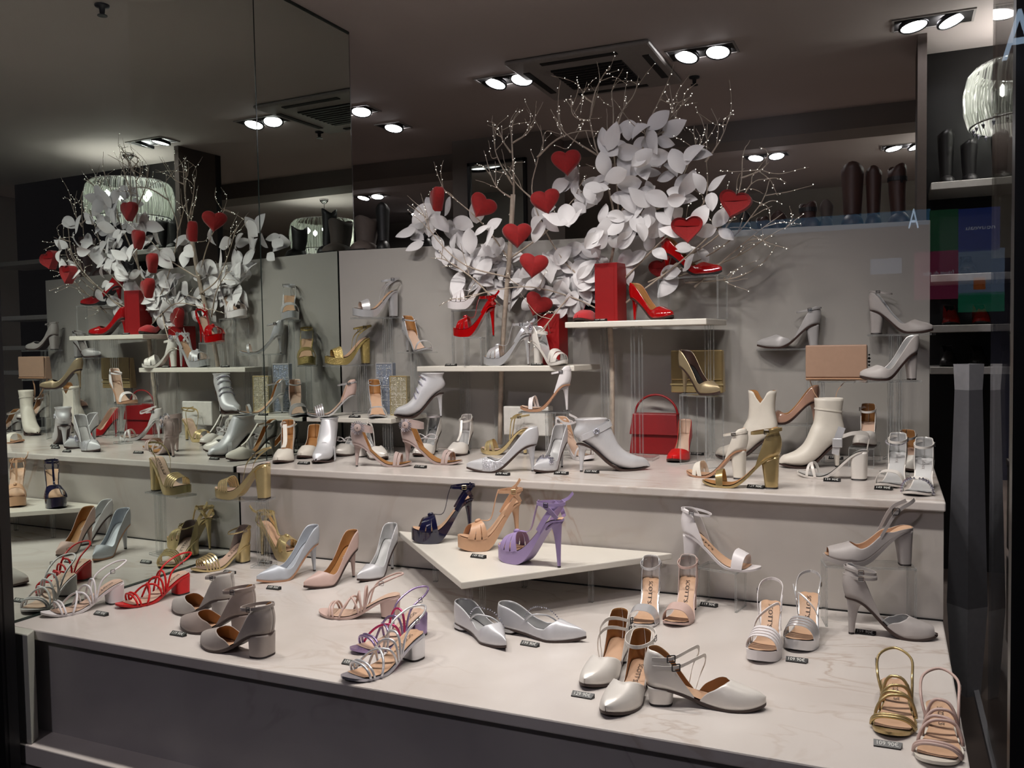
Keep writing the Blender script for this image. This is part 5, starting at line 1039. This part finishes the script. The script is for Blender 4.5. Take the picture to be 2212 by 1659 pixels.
# ------------------------------------------------------------------ price tags
TAG_BY = ['white corded sandal', 'taupe suede shoe', 'blue grey pump', 'gold T strap sandal', 'gold block heel sandal', 'silver corded sandal', 'crystal strap flats', 'pearl shoe trio', 'silver platform sandal', 'gold low heel sandal', 'grey double strap shoe', 'nude ankle strap sandal', 'tan platform sandal',
          'silver bootie near the mirror', 'crossed strap pearl shoe', 'flower cuff sandals', 'pearl T strap pump', 'silver glitter pump', 'crystal toe pump', 'pointed silver bootie', 'coral red pump', 'dark gold sandal', 'large buckle sandal', 'crystal sandals at the step corner', 'cream boot with cuff']
TVs = {}
def price_tag(p, txt, label, rz=0.):
    t = thing('price_tag', label, 'price tag', p, rz, 'black price tags')
    w, d, h = .047, .012, .010
    V = [(-w/2, -d/2, 0), (w/2, -d/2, 0), (w/2+.004, d/2, 0), (-w/2, d/2, 0), (-w/2, -d/2, .003), (w/2, -d/2, .003), (w/2+.004, d/2, h), (-w/2, d/2, h)]
    MB().add(V, [(0, 3, 2, 1), (4, 5, 6, 7), (0, 1, 5, 4), (1, 2, 6, 5), (2, 3, 7, 6), (3, 0, 4, 7)]).obj('tag_block', 'tag_black', t)
    Vt, Ft = text_vf(txt); wd = Vt[:, 0].max(); sx = .040/wd; X = Vt[:, 0]*sx-.020; Yv = (Vt[:, 1]-.34)*.0125
    P = np.stack([X, Yv*.86, .0070+Yv*.50], 1); mesh('price_digits', P, Ft, 'tag_white', t, False)
rg = random.Random(11)
for (p, txt), by in zip(PT['tags'], TAG_BY):
    p = list(p)
    if p[1] > .8: p[1] = .80
    price_tag(p, txt, 'black price tag block lying beside the %s' % by, rg.uniform(-.12, .06))
for key, by, txt in (('slv_tplat', 'mirror silver platform sandal on the stone shelf', '149 90€'), ('wht_jewel', 'jewelled white sandal on the stone shelf', '139 90€'), ('slv_ring', 'slim silver sandal on the corner shelf', '129 90€'), ('red_pat_a', 'red patent pump on the upper shelf', '129 90€')):
    x, y, z, yaw, L, h = PL[key]; fx = .06 if key in ('slv_tplat',) else 0
    q = {'slv_tplat': (.62, .575, ZA), 'wht_jewel': (1.005, .57, ZA), 'slv_ring': (.25, .415, ZC), 'red_pat_a': (1.27, .565, ZB)}[key]
    price_tag(q, txt, 'black price tag block beside the %s' % by)

# ------------------------------------------------------------------ branch arrangement with leaves, beads and red hearts
bt = thing('branch_arrangement', 'white branch arrangement with large pale leaves and sparkling beads', 'floral display', (1.285, .74, Z2))
OX = np.array([1.285, .74, Z2]); rg = random.Random(5); npr = np.random.RandomState(5); beads = []; tips = []
def twig(P, r0, r1, depth):
    n = max(8, len(P)*5); Q = smooth_path(np.array(P)-OX, n); Q += np.cumsum(npr.normal(0, .0009, Q.shape), 0)*np.linspace(0, 1, n)[:, None]
    V, F = tube_vf(Q, np.linspace(r0, r1, n), 6 if depth == 0 else 4); mesh('branch' if depth == 0 else 'twig', V, F, 'twig', bt)
    for q in Q[n//4:]:
        if rg.random() < (.16 if depth == 0 else .26): beads.append(q+npr.normal(0, .0022, 3))
    return Q
for i, b in enumerate(PT['branches']):
    Q = twig(b, .0075 if i in (0, 11) else .0040, .0011, 0)
    if i in (0, 11): V, F = tube_vf(smooth_path(np.array(b[:4])-OX, 12), .0105, 8); mesh('trunk', V, F, 'twig', bt)
    for k in range(5 if i > 15 else 4):
        j = rg.randrange(len(Q)//3, len(Q)-2); d = Q[j+1]-Q[j-1]; d /= np.linalg.norm(d)
        v = d*.6+npr.normal(0, .55, 3)*np.array([1, .5, 1])+np.array([0, -.1, .25]); v /= np.linalg.norm(v); ln = rg.uniform(.06, .15)
        A = Q[j]+OX; B = A+v*ln*.5+npr.normal(0, .008, 3); Cc = A+v*ln+npr.normal(0, .018, 3)
        for q in (B, Cc): q[1] = min(q[1], panel_y(q[0])-.012) if q[2] < 1.21 else q[1]
        twig([A, B, Cc], .0019, .0009, 1)
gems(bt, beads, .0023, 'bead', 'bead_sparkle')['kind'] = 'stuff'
def leaf_mesh(seed):
    r = random.Random(seed); n, m = 11, 5; V = []
    curl = r.uniform(-.5, .7); bend = r.uniform(.2, 1.1); wav = r.uniform(0, 6)
    for i in range(n):
        u = i/(n-1); w = .34*(math.sin(PI*min(1, u*1.0))**.75)*(1-.5*u)+.003
        for j in range(m):
            v = -1+2*j/(m-1); V.append((u*math.cos(bend*u*.7), v*w, .55*u*u*-bend*.5+curl*w*v*v*.8+.02*math.sin(6*u+wav+v)))
    me = bpy.data.meshes.new('leaf'); me.from_pydata(V, [], grid_faces(n, m)); me.polygons.foreach_set('use_smooth', [True]*((n-1)*(m-1))); me.materials.append(M['leaf_white'])
    return me
LM = [leaf_mesh(k) for k in range(8)]
for i, p in enumerate(PT['leaves']):
    for k in range(3):
        o = bpy.data.objects.new('leaf', rg.choice(LM)); C.objects.link(o); o.parent = bt
        off = npr.normal(0, .012, 3); q = np.array(p)+off
        if q[2] < 1.23: q[1] = min(q[1], panel_y(q[0])-.035)
        o.location = q-OX; s = rg.uniform(.080, .130); o.scale = (s, s, s)
        a = rg.uniform(0, 2*PI); d = Vector((math.cos(a), rg.uniform(-.5, .15), math.sin(a)*.85-.12)).normalized()
        nn = Vector((rg.uniform(-.7, 1.0), -1, rg.uniform(-.5, 1.0))); nn = (nn-d*nn.dot(d)).normalized()
        o.rotation_euler = Matrix((d, nn.cross(d), nn)).transposed().to_euler()
def heart_poly(s, n=36):
    P = []
    for k in range(n):
        a = 2*PI*k/n; P.append((s*.034*16*math.sin(a)*abs(math.sin(a))**1.4, s*.031*(14*math.cos(a)-4.2*math.cos(2*a)-1.2*math.cos(3*a)-.6*math.cos(4*a))))
    return P
HL = ['red velvet heart seen edge-on at the far left twig', 'red velvet heart behind the top of the left leaves', 'red velvet heart hanging below the middle branch', 'highest red velvet heart beside the bare twigs', 'red velvet heart hanging just above the panel edge', 'red velvet heart overlapped by leaves at both sides', 'lowest red velvet heart behind the shorter red block', 'red heart box hanging at the far right twig', 'red heart box half covered by a leaf above the red pump', 'red heart box behind the raised red pointed pump']
HR = [(-1.15, .1), (.3, -.55), (.15, .18), (-.1, .05), (.25, .02), (.1, -.15), (.1, -.45), (-.3, -.3), (-.1, .05), (-.1, .2)]
for i, (p, lb) in enumerate(zip(PT['hearts'], HL)):
    yaw, ti = HR[i]; box = i >= 7
    if p[2] < 1.25: p = (p[0], min(p[1], panel_y(p[0])-.032), p[2])
    t = thing('heart_ornament', lb, 'heart ornament', p, .3+yaw, 'red hearts in the branches'); sc = .103; hp = heart_poly(sc); c, s_ = math.cos(ti), math.sin(ti)
    hp = [(x*c-z*s_, x*s_+z*c) for x, z in hp]; n = len(hp); V = []; F = []
    layers = [(.0, -.020 if not box else -.026), (.86, -.020 if not box else -.026), (1., -.012 if not box else -.024), (1., .014), (.9, .020), (0, .020)]
    for k, yv in layers:
        for x, z in hp: V.append((x*k, yv, z*k))
    for a in range(len(layers)-1): F += [(a*n+j, a*n+(j+1) % n, (a+1)*n+(j+1) % n, (a+1)*n+j) for j in range(n)]
    if box:
        V = [v if not (a < 2*n) else (v[0]*(.9), -.006 if a < n else -.010, v[2]*.9) for a, v in enumerate(V)]
    mesh('heart_body', V, F, 'red_velvet', t, not box)
    if box: mesh('heart_lid', [(x*.85, -.010-.02*abs(z)/sc, z*.85) for x, z in hp if z > 0], [tuple(range(len([1 for x, z in hp if z > 0])))], 'red_box', t, False)

# ------------------------------------------------------------------ boots on top of the panel
def tall_boot(x, y, z, h, w, m, label, rz, cut=False, strap=False):
    t = thing('tall_boot' if h > .12 else 'short_boot', label, 'boot', (x, y, z), rz, 'boots on top of the back panel'); r = w*.5
    prof = [(r*.80, .012), (r*.78, h*.2), (r*.9, h*.55), (r, h*.9), (r*1.02, h), (r*.94, h), (r*.9, h*.8)]
    V = []; F = []; n = 20
    for q, zz in prof:
        for k in range(n): a = 2*PI*k/n; V.append((q*math.cos(a)+(.008 if zz < h*.3 else 0), q*.86*math.sin(a), zz+(.012*math.cos(a*2) if zz >= h*.85 else 0)))
    F = [(i*n+k, i*n+(k+1) % n, (i+1)*n+(k+1) % n, (i+1)*n+k) for i in range(len(prof)-1) for k in range(n)]
    mesh('shaft', V, F, m, t)
    L = r*2.9; foot = []
    for i, (u, hh) in enumerate(((-.35, .035), (.1, .055), (.5, .045), (.85, .03), (1., .012))): foot.append((u*L*.62, hh, r*(.7, .85, .85, .6, .15)[i]))
    V = []; F = []; m_ = 10
    for xx, hh, ww in foot:
        for k in range(m_): a = PI*k/(m_-1); V.append((xx, -ww*math.cos(a), .006+hh*math.sin(a)))
    F = grid_faces(5, m_)+[tuple(range(m_)), tuple(4*m_+k for k in range(m_))[::-1]]
    mesh('foot', V, F, m, t)
    MB().box((-L*.22, -r*.7, 0), (L*.6, r*.7, .007)).obj('sole', 'boot_black', t)
    if strap:
        V, F = ribbon_vf([(r*1.0*math.cos(a), r*.9*math.sin(a), h*.80) for a in np.linspace(0, 2*PI, 24)], np.array([0, 0, .008]), .002); s = mesh('strap', V, F, 'boot_black', t, False); MB().box((r*.95, -.006, h*.72), (r*1.1, .002, h*.82)).obj('buckle', 'dark_metal', s)
BL = [('tallest brown boot on the panel top', 'boot_brown', False), ('narrow dark brown boot between two tall boots on the panel', 'boot_brown', False), ('tall brown boot with buckled strap near the panel end', 'boot_brown', True), ('short dark boot with strap left of the tall brown boots', 'boot_brown', True), ('short slim taupe boot beside the tallest brown boot', 'boot_taupe', False), ('low brown boot behind the right twigs', 'boot_brown', False), ('smallest brown boot behind the right twigs', 'boot_brown', False), ('low dark boot behind the right heart box', 'boot_black', False), ('tall black boot behind the left leaves', 'boot_black', False), ('wide dark taupe boot pair end near the mirror', 'boot_taupe', False), ('black boot hidden behind the left heart', 'boot_black', False)]
for (p, h, w), (lb, m, stp) in zip(PT['boots'], BL):
    x = p[0]; tall_boot(max(x, .09), panel_y(x)+.12, 1.206, h*1.06+.01, w, m, lb, rg.uniform(-.5, .5)-1.2, strap=stp)

# ------------------------------------------------------------------ wall shelves at the right with dark shoes
for i, (z, lb) in enumerate(((1.508, 'top white wall shelf carrying dark boots'), (1.072, 'second white wall shelf behind the glass screen'), (.832, 'third white wall shelf under the dark red shoes'), (.633, 'lowest white wall shelf under small black shoes'))):
    o = MB().box((2.46, 2.0, z-.034), (4.6, 2.34, z)).obj('wall_shelf', 'shelf_white'); tag(o, lb, 'shelf', 'white wall shelves'); bevel(o, .002, 1)
struct(MB().box((2.40, 2.345, -.42), (4.7, 2.40, ZCEIL)).obj('wall_shelf_back', 'boot_black'), 'dark back of the wall shelves')
struct(MB().box((2.40, 2.0, 1.0), (2.44, 2.345, ZCEIL)).obj('wall_shelf_side', 'boot_taupe'))
dk = {'h': .075}
for i, (x, z, m, lb) in enumerate(((2.55, .832, 'shoe_red_dark', 'dark red shoe on the third wall shelf, left one'), (2.68, .832, 'shoe_red_dark', 'dark red shoe on the third wall shelf, middle one'), (2.83, .832, 'boot_brown', 'brown shoe on the third wall shelf'), (2.54, .633, 'boot_black', 'black shoe at the left of the lowest wall shelf'), (2.67, .633, 'boot_black', 'black shoe in the middle of the lowest wall shelf'), (2.80, .633, 'boot_black', 'black shoe at the right of the lowest wall shelf'), (2.62, 1.072, 'boot_black', 'black shoe on the second wall shelf'))):
    shoe('wall%d' % i, 'pump', lb, 'shoes on the wall shelves', (x, 2.27, z, -PI/2, .24, .035), m=m, heel='wide', toe='round', lining='dark_lining', sole='boot_black', throat=-.12, taus=[.6, .6, .55, .55, .7, .9, 1., 1.])
for i, (x, h, lb) in enumerate(((2.53, .26, 'tall black boot at the left end of the top wall shelf'), (2.63, .20, 'middle black boot on the top wall shelf'), (2.76, .23, 'pointed black boot on the top wall shelf'))):
    tall_boot(x, 2.16, 1.508, h, .085, 'boot_black', lb, -PI/2+.2)
# grey column bin and notice
t = thing('column_stand', 'tall tapered dark grey column with open pale top beside the display', 'column', (2.522, .62, -.42), .75)
V = [(-.030, -.030, 0), (.030, -.030, 0), (.030, .030, 0), (-.030, .030, 0), (-.043, -.043, .30), (.043, -.043, .30), (.043, .043, .30), (-.043, .043, .30), (-.029, -.029, 1.02), (.029, -.029, 1.02), (.029, .029, 1.02), (-.029, .029, 1.02)]
MB().add(V, [(0, 3, 2, 1)]+[(i, (i+1) % 4, 4+(i+1) % 4, 4+i) for i in range(4)]).obj('foot_block', 'column_light', t)
MB().add(V, [(4+i, 4+(i+1) % 4, 8+(i+1) % 4, 8+i) for i in range(4)]).obj('shaft', 'column_grey', t)
b = MB(); a0, a1 = .029, .032
for k in range(4):
    c, s_ = math.cos(k*PI/2), math.sin(k*PI/2); q = [(-a0, -a0, 1.02), (a0, -a0, 1.02), (a1, -a1, 1.105), (-a1, -a1, 1.105)]; b.add([(x*c-y*s_, x*s_+y*c, z) for x, y, z in q], [(0, 1, 2, 3)])
b.obj('open_top', 'column_light', t)
t = thing('notice_board', 'grey notice board with blue hand symbol behind the glass door', 'sign', (2.66, -.1, -.42), .05)
bevel(MB().box((-.0, -.01, .35), (.42, .01, 1.30)).obj('board', 'sign_grey', t), .003, 1)
MB().box((.0, -.014, .86), (.42, -.0105, 1.0)).obj('text_panel', 'sign_navy', t)
hs = MB().prism([(0, 0), (.10, 0), (.12, .05), (.09, .06), (.08, .11), (.05, .12), (.02, .11), (.015, .05)], 0, .003).obj('hand_symbol', 'sign_blue', t)
hs.rotation_euler = (PI/2, 0, 0); hs.location = (.03, -.011, 1.05)
for i, s in enumerate(('Desinfecteer', 'handen a.u.b.', 'Désinfectez', 'mains s.v.p.')):
    Vt, Ft = text_vf(s); mesh('lettering', np.stack([.01+Vt[:, 0]*.028, np.full(len(Vt), -.0146), .975-.031*i+Vt[:, 1]*.028-.01], 1), Ft, 'tag_white', t, False)
MB().box((.18, -.02, 0), (.24, .02, .35)).obj('foot_post', 'dark_metal', t)

# ------------------------------------------------------------------ shopfront across the street, seen as reflections in the glass
GY = -1.052
def refl(p): return (p[0], 2*GY-p[1], p[2])
def poster(k, name, m, label, cat='poster', depth=.0):
    (x0, y, z1), (x1, _, z0) = PT['posters'][k]; yy = 2*GY-y
    o = MB().box((x0, yy-.02-depth, z0), (x1, yy-depth*0+.0+.0-.0, z1)).obj(name, m); tag(o, label, cat, 'lit posters across the street'); o.location = (0, 0, 0); return o
poster('p_green', 'lit_poster', 'poster_green', 'green leafy lit poster reflected in the glass'); poster('p_blue', 'lit_poster', 'poster_blue', 'dark blue lit poster reflected in the glass')
poster('p_crim', 'lit_poster', 'poster_crimson', 'crimson lit poster reflected in the glass'); poster('p_sky', 'lit_poster', 'poster_sky', 'pale blue lit poster reflected in the glass'); poster('p_teal', 'lit_poster', 'poster_teal', 'teal green lit poster strip reflected in the glass')
poster('card', 'lit_poster', 'poster_sky', 'small pale lit card reflected on the panel')
(x0, y, z1), (x1, _, z0) = PT['posters']['p_orange']; tag(MB().box((x0, 2*GY-y, z0), (x1, 2*GY-y+.012, z1)).obj('lit_emblem', 'poster_orange'), 'orange lit emblem on the pale blue poster reflection', 'sign')
(x0, y, z1), (x1, _, z0) = PT['posters']['band']; bz = (z0+z1)/2; o = MB().box((x0, 2*GY-y-.03, z0+.03), (x1, 2*GY-y-.001, z1-.12)).obj('sign_band', 'street_blue'); tag(o, 'blue lit shop sign band reflected above the boots', 'sign')
for k, lb in (('A1', 'small glowing letter A of the reflected shop sign'), ('A2', 'large glowing letter A reflected at the top corner')):
    (x0, y, z1), (x1, _, z0) = PT['posters'][k]; Vt, Ft = text_vf('A'); w = Vt[:, 0].max()-Vt[:, 0].min(); hh = Vt[:, 1].max(); wide = (x1-x0)*(1 if k == 'A1' else 1.55)
    o = mesh('sign_letter', np.stack([x0+wide-(Vt[:, 0]-Vt[:, 0].min())/w*wide, np.full(len(Vt), 2*GY-y+.006), z0+Vt[:, 1]/hh*(z1-z0)], 1), Ft, 'street_letter', None, False); tag(o, lb, 'sign letter', 'glowing sign letters')
    md = o.modifiers.new('depth', 'SOLIDIFY'); md.thickness = .01
for i, (s, k, col) in enumerate((('fakom du plus', 'p_crim', 'poster_white'), ('nouveau', 'p_blue', 'poster_white'))):
    (x0, y, z1), (x1, _, z0) = PT['posters'][k]; Vt, Ft = text_vf(s); w = Vt[:, 0].max(); mesh_o = mesh('poster_lettering', np.stack([x1-.03-Vt[:, 0]/w*(x1-x0)*.7, np.full(len(Vt), 2*GY-y+.004), (z0+z1)/2+Vt[:, 1]*.05], 1), Ft, col, None, False); tag(mesh_o, 'pale lettering on the %s' % ('crimson lit poster', 'dark blue lit poster')[i], 'lettering')
